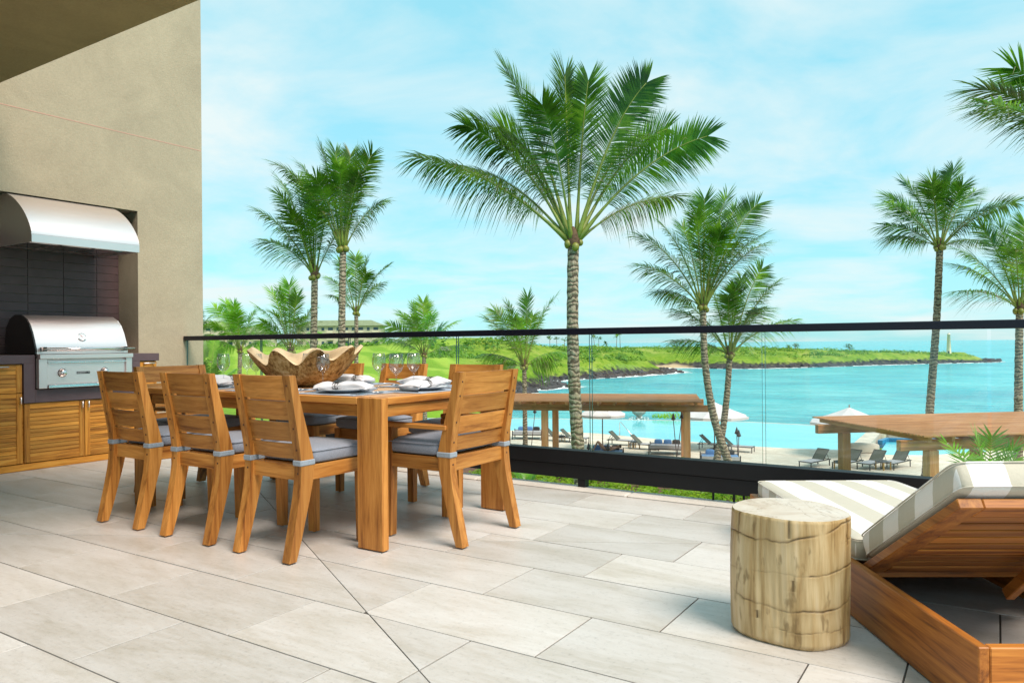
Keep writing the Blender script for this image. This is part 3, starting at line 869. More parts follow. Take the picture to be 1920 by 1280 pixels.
def make_napkin(label, seed):
    t = thing('napkin', label, 'napkin', group='napkins on the dinner plates')
    nx, nt = 30, 22; vs, fs = [], []
    L0, L1 = -0.15, 0.16
    for i in range(nx + 1):
        u = i / nx; x = L0 + (L1 - L0) * u
        pinch = 1 - 0.42 * math.exp(-((x + 0.035) / 0.032) ** 2)
        flare = 1 + 0.55 * max(0, (x - 0.06) / 0.10) ** 1.3 + 0.25 * max(0, (-0.09 - x) / 0.06)
        wy = 0.046 * pinch * flare; wz = 0.026 * pinch * (1 - 0.45 * max(0, (abs(x) - 0.09) / 0.07))
        sag = -0.010 * max(0, (abs(x) - 0.11) / 0.05)
        for k in range(nt):
            a = 2 * math.pi * k / nt
            fold = 1 + 0.13 * math.sin(5 * a + 6 * u + seed) + 0.10 * noise.noise(Vector((x * 18, math.cos(a) * 2 + seed, math.sin(a) * 2)))
            vs.append((x + 0.010 * math.sin(3 * a + seed) * (u > 0.93), wy * math.cos(a) * fold, 0.026 + sag + wz * math.sin(a) * fold))
    for i in range(nx):
        for k in range(nt): fs.append([i * nt + k, i * nt + (k + 1) % nt, (i + 1) * nt + (k + 1) % nt, (i + 1) * nt + k])
    fs.append(list(range(nt))[::-1]); fs.append([nx * nt + k for k in range(nt)])
    MB().add(vs, fs, 0, True).build('cloth', NAPKIN, t)
    m = MB()
    for dx in (-0.050, -0.035, -0.020):
        m.tube([(dx, 0.031 * math.cos(2 * math.pi * k / 16), 0.028 + 0.021 * math.sin(2 * math.pi * k / 16)) for k in range(17)], 0.0016, 5, cap=False)
    for k in range(8):
        a = 2 * math.pi * k / 8
        m.tube([(-0.050, 0.031 * math.cos(a), 0.028 + 0.021 * math.sin(a)), (-0.020, 0.031 * math.cos(a), 0.028 + 0.021 * math.sin(a))], 0.0016, 5)
    m.build('napkin_ring', plain('dark_bronze_ring', (0.06, 0.045, 0.035), 0.35, 0.6), t)
    return t
def make_mat(label):
    return tag(MB().box(-0.225, 0.225, -0.16, 0.16, 0.0, 0.003, 0.0012).build('placemat', MATFAB), label, 'placemat', 'placemats on the dining table')
def flat_blade(pts, th):
    m = MB(); n = len(pts); vs = []
    for (x, wd, z) in pts: vs += [(x, -wd, z), (x, wd, z), (x, wd, z + th), (x, -wd, z + th)]
    fs = [[0, 1, 2, 3]] + [[4 * (n - 1) + j for j in (3, 2, 1, 0)]]
    for i in range(n - 1):
        for j in range(4): fs.append([4 * i + j, 4 * i + (j + 1) % 4, 4 * i + 4 + (j + 1) % 4, 4 * i + 4 + j])
    return m.add(vs, [f[::-1] for f in fs], 0, True)
def make_fork(label):
    m = flat_blade([(-0.10, 0.005, 0.0), (-0.06, 0.0065, 0.001), (0, 0.003, 0.003), (0.03, 0.004, 0.005), (0.045, 0.012, 0.004), (0.055, 0.012, 0.003)], 0.002)
    for i in range(4): m.box(0.054, 0.10, -0.0115 + i * 0.0065, -0.0115 + i * 0.0065 + 0.0032, 0.003, 0.005)
    return tag(m.build('fork', CUTLERY), label, 'fork', 'forks on the dining table')
def make_spoon(label):
    m = flat_blade([(-0.10, 0.005, 0.0), (-0.06, 0.0065, 0.001), (0, 0.003, 0.004), (0.035, 0.004, 0.005)], 0.002)
    m.pillow(0.065, 0, 0.005, 0.034, 0.020, 0.004, 1, 1, 18, 6)
    return tag(m.build('spoon', CUTLERY), label, 'spoon', 'spoons on the dining table')
def make_knife(label):
    m = flat_blade([(-0.11, 0.006, 0.0), (-0.02, 0.006, 0.0), (-0.015, 0.0085, 0.0), (0.08, 0.0085, 0.0), (0.105, 0.002, 0.0)], 0.003)
    return tag(m.build('knife', CUTLERY), label, 'knife', 'knives on the dining table')
seats = [(-4.10, TY0 + 0.20, 0, 'at the house side seat near the grill'), (-3.50, TY0 + 0.20, 0, 'at the middle house side seat'),
         (-2.93, TY0 + 0.20, 0, 'at the house side seat near the lounger'), (-2.95, TY1 - 0.20, math.pi, 'at the railing side seat near the lounger'),
         (-3.56, TY1 - 0.20, math.pi, 'at the middle railing side seat'), (-4.17, TY1 - 0.20, math.pi, 'at the railing side seat near the grill'),
         (TX1 - 0.20, 3.24, math.pi / 2, 'at the armchair seat on the lounger end'), (TX0 + 0.20, 3.20, -math.pi / 2, 'at the armchair seat on the grill end')]
protos = {}
for i, (x, y, rz, where) in enumerate(seats):
    Rz = Matrix.Rotation(rz, 3, 'Z')
    def put(key, mk, lx, ly, z, r, lab):
        p = Vector((x, y, 0)) + Rz @ Vector((lx, ly, 0))
        loc = (p.x, p.y, TZ + z)
        if key not in protos:
            o = mk(lab); o.location = loc; o.rotation_euler[2] = rz + r; protos[key] = o
        else:
            o = dup(protos[key], loc, rz + r, lab)
        return o
    j = lambda s: random.uniform(-s, s)
    put('mat', make_mat, 0, 0, 0.001, j(0.02), 'grey blue woven placemat ' + where)
    put('plate', make_plate, -0.01 + j(0.01), 0.0, 0.0042, 0, 'pale stoneware dinner plate ' + where)
    put('napkin%d' % (i % 3), lambda l: make_napkin(l, 1.7 * (i % 3)), -0.01, 0.0, 0.0105, (0.15, -0.12, 0.28)[i % 3] + j(0.08) + (math.pi if i in (1, 6) else 0), 'white napkin in a dark openwork ring ' + where)
    put('glass', make_glass, 0.17, 0.22, 0.0008, 0, 'clear stemmed wine glass ' + where)
    put('fork', make_fork, -0.185, -0.01, 0.0045, math.pi / 2 + j(0.06), 'steel fork ' + where)
    put('knife', make_knife, 0.165, -0.01, 0.0045, math.pi / 2 + j(0.06), 'steel table knife ' + where)
    put('spoon', make_spoon, 0.200, -0.015, 0.0045, math.pi / 2 + j(0.06), 'steel spoon ' + where)

# driftwood clam bowl
def make_bowl():
    nth, ns = 120, 18; a, b = 0.375, 0.27
    def pt(th, s, inner):
        front = 0.5 * (1 - math.sin(th))                  # 1 on the house side (-y)
        lobes = math.cos(9.0 * th + 1.2)
        x_ = math.cos(th)
        rr = 1 + 0.10 * lobes * (0.35 + 0.65 * front) * s ** 0.6
        hz = (0.180 + 0.046 * lobes) * front + (0.222 + 0.020 * x_ + 0.012 * lobes) * (1 - front)
        hz += 0.008 * max(0, x_) ** 3 + 0.02 * max(0, -x_) ** 4
        if inner: rr -= 0.085; zb = 0.035
        else: zb = 0.0
        base = 0.30 if not inner else 0.18
        r = (base + (1 - base) * s ** 0.72) * rr if s > 0 else 0.0 + base * rr
        z = zb + (hz - zb) * s ** 1.3
        n_ = noise.noise(Vector((math.cos(th) * 3, math.sin(th) * 3, s * 3))) * 0.012
        return Vector((a * r * math.cos(th), b * r * math.sin(th), z)) + Vector((math.cos(th) * n_, math.sin(th) * n_, 0))
    out = [[pt(2 * math.pi * k / nth, j / ns, False) for k in range(nth)] for j in range(ns + 1)]
    inn = [[pt(2 * math.pi * k / nth, j / ns, True) for k in range(nth)] for j in range(ns + 1)][::-1]
    lip = [(p + q) / 2 + Vector((0, 0, 0.010)) for p, q in zip(out[-1], inn[0])]
    t = thing('driftwood_bowl', 'large scalloped driftwood bowl in the middle of the dining table', 'bowl')
    for nm, rows, mt in (('outer_shell', out, BOWL), ('inner_shell', [out[-1], lip] + inn, BOWL_IN)):
        vs = [p for r_ in rows for p in r_]; fs = []
        for jx in range(len(rows) - 1):
            for k in range(nth): fs.append([jx * nth + k, jx * nth + (k + 1) % nth, (jx + 1) * nth + (k + 1) % nth, (jx + 1) * nth + k])
        if nm == 'inner_shell': fs.append([(len(rows) - 1) * nth + k for k in range(nth)])
        else: fs.append(list(range(nth))[::-1])
        MB().add(vs, fs, 0, True).build(nm, mt, t)
    return t
bw = make_bowl(); bw.location = (-3.66, 3.26, TZ + 0.001); bw.rotation_euler[2] = R(8)

# ------------------------------------------------------------------ petrified wood stump
def make_stump():
    t = thing('stump_table', 'pale petrified wood stump side table beside the lounger', 'side table', (-0.612, 2.705, 0))
    nth, nz, H = 200, 130, 0.42
    lines = [(lambda u: 0.345 + 0.06 * max(0.0, min(1.0, (u - 0.42) / 0.33)), 0.0026, lambda u: 1.0 if u < 0.85 else 0.2),
             (lambda u: 0.350 + 0.05 * (u - 0.8), 0.0020, lambda u: 0.9 if u > 0.74 else 0.0), (lambda u: 0.302, 0.0016, lambda u: 0.8 if u > 0.86 else 0.0),
             (lambda u: 0.225 + 0.04 * u, 0.0020, lambda u: 1.0 if u > 0.55 else 0.25),
             (lambda u: 0.155 - 0.030 * math.sin(math.pi * min(1, u)) + 0.09 * max(0.0, u - 0.72), 0.0026, lambda u: 0.5 + 0.5 * min(1.0, u * 2)),
             (lambda u: 0.055 + 0.015 * u, 0.0015, lambda u: 0.5 if u > 0.3 else 0.0)]
    def crack(th, z):
        u = ((math.degrees(th) + 77 + 80) % 360) / 180.0
        best = stain = 0.0
        for i, (h, wd, mk) in enumerate(lines):
            hz = h(u) + 0.010 * noise.noise(Vector((u * 7, i * 3.1, 0))) + 0.004 * noise.noise(Vector((u * 28, i * 5.3, 2)))
            m_ = mk(u) * max(0.0, min(1.0, 0.75 + 1.2 * noise.noise(Vector((u * 9, i * 2.7, 5)))))
            d_ = abs(z - hz)
            best = max(best, m_ * math.exp(-(d_ / wd) ** 2)); stain = max(stain, m_ * math.exp(-(d_ / 0.016) ** 1.2))
        for i, (uc, z0, z1) in enumerate(((0.10, 0.34, 0.42), (0.44, 0.36, 0.42), (0.80, 0.33, 0.42), (0.46, 0.19, 0.225), (0.24, 0.08, 0.105))):
            if z0 < z < z1:
                du = abs(u - uc - 0.006 * noise.noise(Vector((z * 40, i, 1))))
                best = max(best, 0.9 * math.exp(-(du / 0.006) ** 2)); stain = max(stain, 0.7 * math.exp(-(du / 0.03) ** 1.3))
        return best, stain
    def rad(th, u):
        r = 0.186 + 0.010 * math.cos(2 * th + 0.6) + 0.006 * math.cos(3 * th + 1.4) + 0.004 * math.cos(5 * th)
        r += 0.010 * noise.noise(Vector((math.cos(th) * 1.5, math.sin(th) * 1.5, u * 1.5))) + 0.0022 * noise.noise(Vector((math.cos(th) * 14, math.sin(th) * 14, u * 3))) + 0.0012 * noise.noise(Vector((math.cos(th) * 34, math.sin(th) * 34, u * 6)))
        r -= 0.0045 * crack(th, u * H)[0]
        e = 0.010
        if u > 1 - e / H: r -= 0.0035 * ((u - 1 + e / H) / (e / H)) ** 2
        if u < 0.05: r -= 0.012 * ((0.05 - u) / 0.05) ** 2
        return r
    rows, cks, sts = [], [], []
    for u in [i / (nz - 2) * 0.985 for i in range(nz - 1)] + [1.0]:
        row = []
        for k in range(nth):
            th = 2 * math.pi * k / nth; r_ = rad(th, u); row.append((r_ * math.cos(th), r_ * math.sin(th), u * H))
            c1_, s1_ = crack(th, u * H); cks.append(c1_); sts.append(s1_)
        rows.append(row)
    fs = [[j * nth + k, j * nth + (k + 1) % nth, (j + 1) * nth + (k + 1) % nth, (j + 1) * nth + k] for j in range(len(rows) - 1) for k in range(nth)]
    bf = MB().add([p for r_ in rows for p in r_], fs, 0, True).build('bark_face', STUMP, t)
    for nm, vals in (('crack', cks), ('stain', sts)):
        q = bf.data.attributes.new(nm, 'FLOAT', 'POINT'); q.data.foreach_set('value', vals)
    top = rows[-1]; vs = list(top); fs = []
    prev = list(range(nth))
    for q in (0.85, 0.5):
        base = len(vs); vs += [(p[0] * q, p[1] * q, H + 0.0006 * noise.noise(Vector((p[0] * 9, p[1] * 9, q)))) for p in top]
        fs += [[prev[k], prev[(k + 1) % nth], base + (k + 1) % nth, base + k] for k in range(nth)]; prev = [base + k for k in range(nth)]
    fs.append(prev)
    MB().add(vs, fs, 0, True).build('polished_top', STUMP_TOP, t)
    return t
make_stump()

# ------------------------------------------------------------------ chaise lounge
# local frame: +x to the right across the width, +y from the head towards the foot
cz = thing('chaise_lounge', 'teak chaise lounge with raised back and taupe and white striped cushion', 'lounger', (-0.048, 2.297, 0), math.atan2(0.527, 0.850))
CWD, CLN, FH = 0.76, 2.0, 0.2
MB().box(0, 0.030, 0.0, CLN, 0.004, FH, 0.003).build('side_rail', CHAISE['y'], cz)
MB().box(CWD - 0.030, CWD, 0.0, CLN, 0.004, FH, 0.003).build('side_rail', CHAISE['y'], cz)
MB().box(0.031, CWD - 0.031, -0.001, 0.030, 0.004, FH - 0.0008, 0.003).build('head_rail', CHAISE['x'], cz)
MB().box(0.031, CWD - 0.031, CLN - 0.030, CLN + 0.001, 0.004, FH - 0.0008, 0.003).build('foot_rail', CHAISE['x'], cz)
HT = 0.755                                     # hinge
MB().box(0.031, CWD - 0.031, HT - 0.01, HT + 0.025, 0.150, 0.176, 0.003).build('cross_rail', CHAISE['x'], cz)
for i in range(17):
    y = HT + 0.03 + i * 0.071
    if y + 0.06 < CLN - 0.03: MB().box(0.031, CWD - 0.031, y, y + 0.06, 0.160, 0.178, 0.002).build('seat_slat', CHAISE['x'], cz)
ang = R(31.0)
# back frame plane: s from hinge up towards the head, n normal
dirb = Vector((0, -math.cos(ang), math.sin(ang))); nrm = Vector((0, math.sin(ang), math.cos(ang)))
MBk = Matrix((Vector((1, 0, 0)), dirb, nrm)).transposed().to_4x4(); MBk.translation = (0, HT, FH - 0.005)
BL = 0.70
def Bk(x0, x1, s0, s1, n0, n1, b=0.003): return MB().box(x0, x1, s0, s1, n0, n1, b, M=MBk)
Bk(0.034, 0.104, 0.0, BL, -0.030, 0.0).build('back_stile', CHAISE['y'], cz)
Bk(CWD - 0.104, CWD - 0.034, 0.0, BL, -0.030, 0.0).build('back_stile', CHAISE['y'], cz)
Bk(0.105, CWD - 0.105, BL - 0.075, BL - 0.0005, -0.030, -0.0008).build('back_rail', CHAISE['x'], cz)
Bk(0.105, CWD - 0.105, 0.0005, 0.07, -0.030, -0.0008).build('back_rail', CHAISE['x'], cz)
ns_ = 8; hs = (BL - 0.145) / ns_
for i in range(ns_):
    Bk(0.105, CWD - 0.105, 0.072 + i * hs, 0.072 + (i + 1) * hs - 0.015, -0.026, -0.006, 0.002).build('back_slat', CHAISE['x'], cz)
for x in (0.50, CWD - 0.14):
    p0 = Vector((x, HT - 0.40 * math.cos(ang), FH + 0.40 * math.sin(ang) - 0.045)); p1 = Vector((x, HT - 0.06, 0.105))
    dv = (p1 - p0); L = dv.length; zq = dv.normalized()
    Mx = Matrix((Vector((1, 0, 0)), zq, Vector((1, 0, 0)).cross(zq))).transposed().to_4x4(); Mx.translation = p0
    MB().box(0, 0.03, 0, L, -0.02, 0.02, 0.003, M=Mx).build('prop_arm', CHAISE['y'], cz)
def cushion(x0, x1, L, thick, M, nm, nx=26, ny=40):
    """upholstered slab: local u across, v along, n up; rounded edges, box seams"""
    m = MB()
    m.pillow((x0 + x1) / 2, L / 2, thick / 2, (x1 - x0) / 2, L / 2, thick / 2, 0.33, 0.09, 96, 20, M=M, crown=0.16)
    o = m.build(nm, STRIPE, cz)
    for zq in (0.18, 0.86):
        pts = []
        for i in range(97):
            t = 2 * math.pi * i / 96; s_ = lambda v: math.copysign(abs(v) ** 0.09, v)
            pts.append(M @ Vector(((x0 + x1) / 2 + ((x1 - x0) / 2 - 0.002) * s_(math.cos(t)), L / 2 + (L / 2 - 0.002) * s_(math.sin(t)), thick * zq)))
        MB().tube(pts, 0.0030, 5, cap=False).build('piping', STRIPE, o)
    return o
Ms = Matrix.Translation((0, HT + 0.035, 0.180))
cushion(0.02, CWD - 0.02, CLN - HT - 0.06, 0.105, Ms, 'seat_cushion')
Mb2 = MBk @ Matrix.Translation((0, 0.015, 0.004))
cushion(0.036, CWD - 0.036, BL + 0.02, 0.105, Mb2, 'back_cushion')

# ------------------------------------------------------------------ land, sea
coast = [gp(2600, 62), gp(1920, 66), gp(1700, 66), gp(1450, 68), gp(1250, 70), gp(1050, 78), gp(975, 105), gp(955, 150), gp(975, 190), gp(1010, 198), gp(1058, 205),
         gp(1030, 212), gp(985, 220), gp(1000, 230), gp(1066, 246), gp(1120, 256), gp(1170, 268), gp(1225, 282), gp(1262, 294), gp(1252, 310), gp(1232, 335), gp(1245, 352), gp(1290, 350),
         gp(1340, 338), gp(1400, 332), gp(1470, 340), gp(1550, 352), gp(1640, 368), gp(1750, 384), gp(1848, 396), gp(1866, 412), gp(1820, 440), gp(1700, 480), gp(1500, 540), gp(1250, 620), gp(1050, 760), gp(900, 1000)]
cp = [(p.x, p.y) for p in coast] + [(-900, 900), (-900, -200), (200, -200), (200, 40)]
CPX = np.array(cp)
def coast_dist(P):
    """signed distance to the coast, positive on land (P: n x 2)"""
    best = np.full(len(P), 1e9); inside = np.zeros(len(P), bool)
    n = len(CPX)
    for i in range(n):
        a, b = CPX[i], CPX[(i + 1) % n]
        d = b - a; t = np.clip(((P - a) @ d) / (d @ d), 0, 1)
        q = a + t[:, None] * d
        if i < len(coast) - 1:
            best = np.minimum(best, np.hypot(P[:, 0] - q[:, 0], P[:, 1] - q[:, 1]))
        cond = (a[1] > P[:, 1]) != (b[1] > P[:, 1])
        xi = (b[0] - a[0]) * (P[:, 1] - a[1]) / (b[1] - a[1] + 1e-12) + a[0]
        inside ^= cond & (P[:, 0] < xi)
    return np.where(inside, best, -best)
ctrl = [  # bearing, distance, height above the terrace floor
    (300, 60, -5.65), (700, 60, -5.65), (1000, 50, -5.65), (1400, 45, -5.65), (1900, 40, -5.65), (-600, 30, -5.65), (2600, 30, -5.65), (960, 15, -5.65), (300, 20, -5.65), (1700, 20, -5.65),
    (300, 120, -5.4), (550, 120, -5.4), (800, 120, -5.6), (930, 120, -6.2), (550, 180, -4.6), (750, 180, -4.4), (870, 170, -5.4), (930, 180, -6.5),
    (400, 250, -1.4), (550, 250, -1.6), (700, 250, -1.4), (420, 320, 0.3), (560, 320, 0.2), (700, 320, 0.3), (820, 230, -2.5), (830, 290, 3.2), (890, 300, 3.4), (940, 310, 2.2), (985, 320, -0.6), (1040, 330, -2.2), (900, 230, -3.2), (960, 230, -5.5),
    (1030, 250, -7.0), (1100, 290, -5.2), (1150, 330, -3.0), (1100, 380, -1.8), (1200, 420, -2.6), (1180, 300, -6.2), (1230, 310, -7.0), (1240, 380, -5.6), (1300, 420, -3.6), (1300, 470, -2.6), (1400, 400, -3.4), (1400, 360, -6.2), (1500, 420, -4.0), (1500, 370, -6.6),
    (1600, 420, -5.6), (1700, 420, -6.6), (1780, 420, -6.3), (1830, 408, -8.2), (800, 600, 0.5), (300, 600, 1.0), (1000, 600, -2.0), (1200, 560, -3)]
CT = np.array([[gp(a, d).x, gp(a, d).y, z] for a, d, z in ctrl])
def land_height(P):
    sdist = coast_dist(P)
    d2 = ((P[:, None, :] - CT[None, :, :2]) ** 2).sum(-1)
    wt = 1.0 / (d2 + 60.0) ** 1.7
    zc_ = (wt * CT[None, :, 2]).sum(1) / wt.sum(1)
    t = np.clip(sdist / 11.0, 0, 1); t = t * t * (3 - 2 * t)
    z = np.where(sdist > 0, (SEA - 0.2) * (1 - t) + zc_ * t, SEA - 0.2 + np.maximum(sdist, -40) * 0.12)
    return z, sdist
def land_z(x, y):
    z, s_ = land_height(np.array([[x, y]])); return float(z[0])
NA, NR = 300, 210
az = np.linspace(R(-78), R(78), NA)
rr = 14 * (1100 / 14) ** np.linspace(0, 1, NR)
PT = np.array([[-(math.sin(YAW - a)) * r, math.cos(YAW - a) * r] for r in rr for a in az])
ZT = np.zeros(len(PT)); SD = np.zeros(len(PT))
for i in range(0, len(PT), 8000): ZT[i:i + 8000], SD[i:i + 8000] = land_height(PT[i:i + 8000])
for i, (p, s_) in enumerate(zip(PT, SD)):
    if s_ > 0.5:
        d = math.hypot(p[0], p[1])
        if d > 95:
            amp = min(1.0, (d - 95) / 80) * min(1, s_ / 14)
            ZT[i] += amp * (1.1 * noise.noise(Vector((p[0] * 0.035, p[1] * 0.035, 1))) + 0.5 * noise.noise(Vector((p[0] * 0.11, p[1] * 0.11, 4))))
        if s_ < 13: ZT[i] += 0.9 * noise.noise(Vector((p[0] * 0.3, p[1] * 0.3, 2)))
dep_ = PT @ np.array([FW.x, FW.y]); lat_ = PT @ np.array([RT.x, RT.y]); bear = 960 + FOC * lat_ / np.maximum(dep_, 1)
under = (dep_ > 43) & (dep_ < 85) & (bear > 640)
ZT[under] = np.minimum(ZT[under], DECK - 1.4)
ZT[(dep_ < 44) & (dep_ > 1)] = np.minimum(ZT[(dep_ < 44) & (dep_ > 1)], DECK - 0.05)
me = bpy.data.meshes.new('ground')
fs = [(j * NA + i, j * NA + i + 1, (j + 1) * NA + i + 1, (j + 1) * NA + i) for j in range(NR - 1) for i in range(NA - 1)]
me.from_pydata([(p[0], p[1], z) for p, z in zip(PT, ZT)], [], fs)
me.polygons.foreach_set('use_smooth', [True] * len(me.polygons))
at_ = me.attributes.new('shore', 'FLOAT', 'POINT'); at_.data.foreach_set('value', SD.astype(np.float32))
bx, by = gp(1258, 352).x, gp(1258, 352).y
sand = np.clip(1 - np.hypot(PT[:, 0] - bx, PT[:, 1] - by) / 17, 0, 1) * np.clip((5.0 - SD) / 2, 0, 1)
at_ = me.attributes.new('sand', 'FLOAT', 'POINT'); at_.data.foreach_set('value', sand.astype(np.float32))
dep_ = PT @ np.array([FW.x, FW.y]); lat_ = PT @ np.array([RT.x, RT.y]); bear = 960 + FOC * lat_ / np.maximum(dep_, 1)
lawn = np.clip((900 - bear) / 60, 0, 1) * np.clip((dep_ - 60) / 20, 0, 1) * np.clip((300 - dep_) / 30, 0, 1)
at_ = me.attributes.new('lawn', 'FLOAT', 'POINT'); at_.data.foreach_set('value', lawn.astype(np.float32))
def ground_mat():
    k = Mat('grassland', 0.95, 0.15)
    def attr(n_):
        a = k.n.new('ShaderNodeAttribute'); a.attribute_name = n_; return a.outputs['Fac']
    v = k.coord()
    n1 = k.noise(v, 0.06, 6, 0.65, 0.5); n2 = k.noise(v, 0.6, 5, 0.65)
    f = k.math('ADD', k.math('MULTIPLY', n1, 0.6), k.math('MULTIPLY', n2, 0.4))
    c = k.ramp(f, [(0.33, (0.06, 0.15, 0.012)), (0.46, (0.15, 0.26, 0.02)), (0.56, (0.25, 0.32, 0.045)), (0.68, (0.40, 0.36, 0.15))])
    st = k.wave(k.coord((1, 1, 1), rot=(0, 0, 2.2)), 0.03, 1.5, 2, 'X')
    lw = k.ramp(st, [(0.3, (0.19, 0.34, 0.03)), (0.7, (0.30, 0.43, 0.055))])
    lw = k.hsv(lw, val=k.math('MULTIPLY', k.maprange(n2, 0.75, 1.2), k.maprange(n1, 0.7, 1.3)))
    c = k.mix(attr('lawn'), c, lw)
    rk = k.ramp(n2, [(0.35, (0.022, 0.020, 0.024)), (0.65, (0.085, 0.075, 0.07))])
    sh = k.math('ADD', attr('shore'), k.math('MULTIPLY', k.math('SUBTRACT', n2, 0.5), 9.0))
    rf = k.ramp(k.math('DIVIDE', sh, 20.0), [(0.20, (1, 1, 1)), (0.30, (0, 0, 0))])
    c = k.mix(rf, c, rk)
    sf = k.ramp(attr('sand'), [(0.25, (0, 0, 0)), (0.45, (1, 1, 1))])
    c = k.mix(sf, c, (0.52, 0.38, 0.24))
    k.color(c); k.bump(n2, 0.6, 0.6)
    return k.m
me.materials.append(ground_mat())
link(me, 'ground', kind='structure')['label'] = 'grassy resort grounds running out to the headland'

def water_mat(name, c1, c2, c3, sc1, bump, rough, bsc, bdist):
    k = Mat(name, rough, 0.5)
    v = k.coord((1, 1, 1))
    n1 = k.math('ADD', k.math('MULTIPLY', k.noise(v, sc1 * 0.4, 3, 0.6, 0.4), 0.45), k.math('MULTIPLY', k.noise(k.coord((0.22, 1.0, 1), rot=(0, 0, -YAW)), sc1 * 4, 6, 0.7, 0.5), 0.55))
    k.color(k.ramp(n1, [(0.38, c1), (0.5, c2), (0.62, c3)]))
    h = k.math('ADD', k.noise(k.coord((1, 1.6, 1), rot=(0, 0, 0.4)), bsc, 5, 0.62, 0.6), k.math('MULTIPLY', k.noise(v, bsc * 0.18, 3, 0.5), 2.0))
    k.bump(h, bump, bdist)
    k.b.inputs['IOR'].default_value = 1.33
    return k.m
SEAM = water_mat('sea_water', (0.010, 0.28, 0.38), (0.045, 0.44, 0.50), (0.15, 0.58, 0.62), 0.07, 1.0, 0.18, 0.35, 1.0)
POOLM = water_mat('pool_water', (0.10, 0.56, 0.66), (0.14, 0.62, 0.70), (0.18, 0.66, 0.74), 0.15, 0.15, 0.08, 1.6, 0.05)
def sheet(name, pts, z, mat, **kw):
    n_ = len(pts)
    return MB().add([(p[0], p[1], z) for p in pts], [list(range(n_))]).build(name, mat, **kw)
far = 26000
o = MB().add([(-far, -2000, SEA), (far, -2000, SEA), (far, far, SEA), (-far, far, SEA)], [[0, 1, 2, 3]]).build('sea', SEAM, kind='structure')

# surf along the rocks
def foam_mat():
    k = Mat('surf_foam', 0.8, 0.2); k.color((0.82, 0.85, 0.86))
    a = k.n.new('ShaderNodeAttribute'); a.attribute_name = 'edge'
    f = k.math('ADD', k.noise(k.coord(), 0.45, 6, 0.7, 0.8), a.outputs['Fac'])
    f = k.ramp(f, [(0.88, (0, 0, 0)), (1.10, (1, 1, 1))])
    tr = k.n.new('ShaderNodeBsdfTransparent'); mx = k.n.new('ShaderNodeMixShader')
    k.l.new(f, mx.inputs[0]); k.l.new(tr.outputs[0], mx.inputs[1]); k.l.new(k.b.outputs[0], mx.inputs[2])
    k.l.new(mx.outputs[0], k.out.inputs['Surface'])
    return k.m
vs, fs, ed = [], [], []
cpts = coast[7:32]
fine = []
for a, b in zip(cpts[:-1], cpts[1:]):
    n_ = max(2, int((b - a).length / 3))
    fine += [a.lerp(b, i / n_) for i in range(n_)]
for i, p in enumerate(fine):
    t = (fine[min(i + 1, len(fine) - 1)] - fine[max(i - 1, 0)]).normalized()
    nn = Vector((t.y, -t.x, 0))
    if coast_dist(np.array([[p.x + nn.x * 2, p.y + nn.y * 2]]))[0] > 0: nn = -nn
    wd = 9 + 6 * noise.noise(Vector((i * 0.13, 0, 0)))
    for d_, e_ in ((-3, 0.7), (wd * 0.35, 0.58), (wd, 0.25)):
        q = p + nn * d_; vs.append((q.x, q.y, SEA + 0.06)); ed.append(e_)
for i in range(len(fine) - 1):
    for j in range(2): fs.append([i * 3 + j, i * 3 + j + 1, i * 3 + j + 4, i * 3 + j + 3])
o = MB().add(vs, fs).build('surf', foam_mat(), kind='stuff')
tag(o, 'white surf breaking along the dark lava shore', 'surf')
at_ = o.data.attributes.new('edge', 'FLOAT', 'POINT'); at_.data.foreach_set('value', ed)

# lava rocks along the shore
def rock_verts(r, seed):
    ph = (1 + 5 ** 0.5) / 2
    base = [(-1, ph, 0), (1, ph, 0), (-1, -ph, 0), (1, -ph, 0), (0, -1, ph), (0, 1, ph), (0, -1, -ph), (0, 1, -ph), (ph, 0, -1), (ph, 0, 1), (-ph, 0, -1), (-ph, 0, 1)]
    f = [(0, 11, 5), (0, 5, 1), (0, 1, 7), (0, 7, 10), (0, 10, 11), (1, 5, 9), (5, 11, 4), (11, 10, 2), (10, 7, 6), (7, 1, 8), (3, 9, 4), (3, 4, 2), (3, 2, 6), (3, 6, 8), (3, 8, 9), (4, 9, 5), (2, 4, 11), (6, 2, 10), (8, 6, 7), (9, 8, 1)]
    vs = []
    for b in base:
        v = Vector(b).normalized() * r * (0.7 + 0.6 * abs(noise.noise(Vector(b) * 0.9 + Vector((seed, seed * 2, 0)))))
        vs.append((v.x * 1.4, v.y, v.z * 0.75))
    return vs, f
m = MB()
for i, p in enumerate(fine):
    onsand = math.hypot(p.x - bx, p.y - by) < 17
    for q in range(4):
        s_ = random.uniform(0.5, 1.5) * (1.0 if random.random() < 0.85 else 1.6)
        if onsand: continue
        x, y = p.x + random.uniform(-3.5, 3.5), p.y + random.uniform(-3.5, 3.5)
        vs, f = rock_verts(s_, random.uniform(0, 50))
        m.add(vs, f, 0, False, Matrix.Translation((x, y, max(SEA, land_z(x, y)) + s_ * 0.15)) @ Matrix.Rotation(random.uniform(0, 6), 4, 'Z'))
tag(m.build('shore_rocks', ROCK, kind='stuff'), 'black lava boulders lining the far shore', 'rocks')

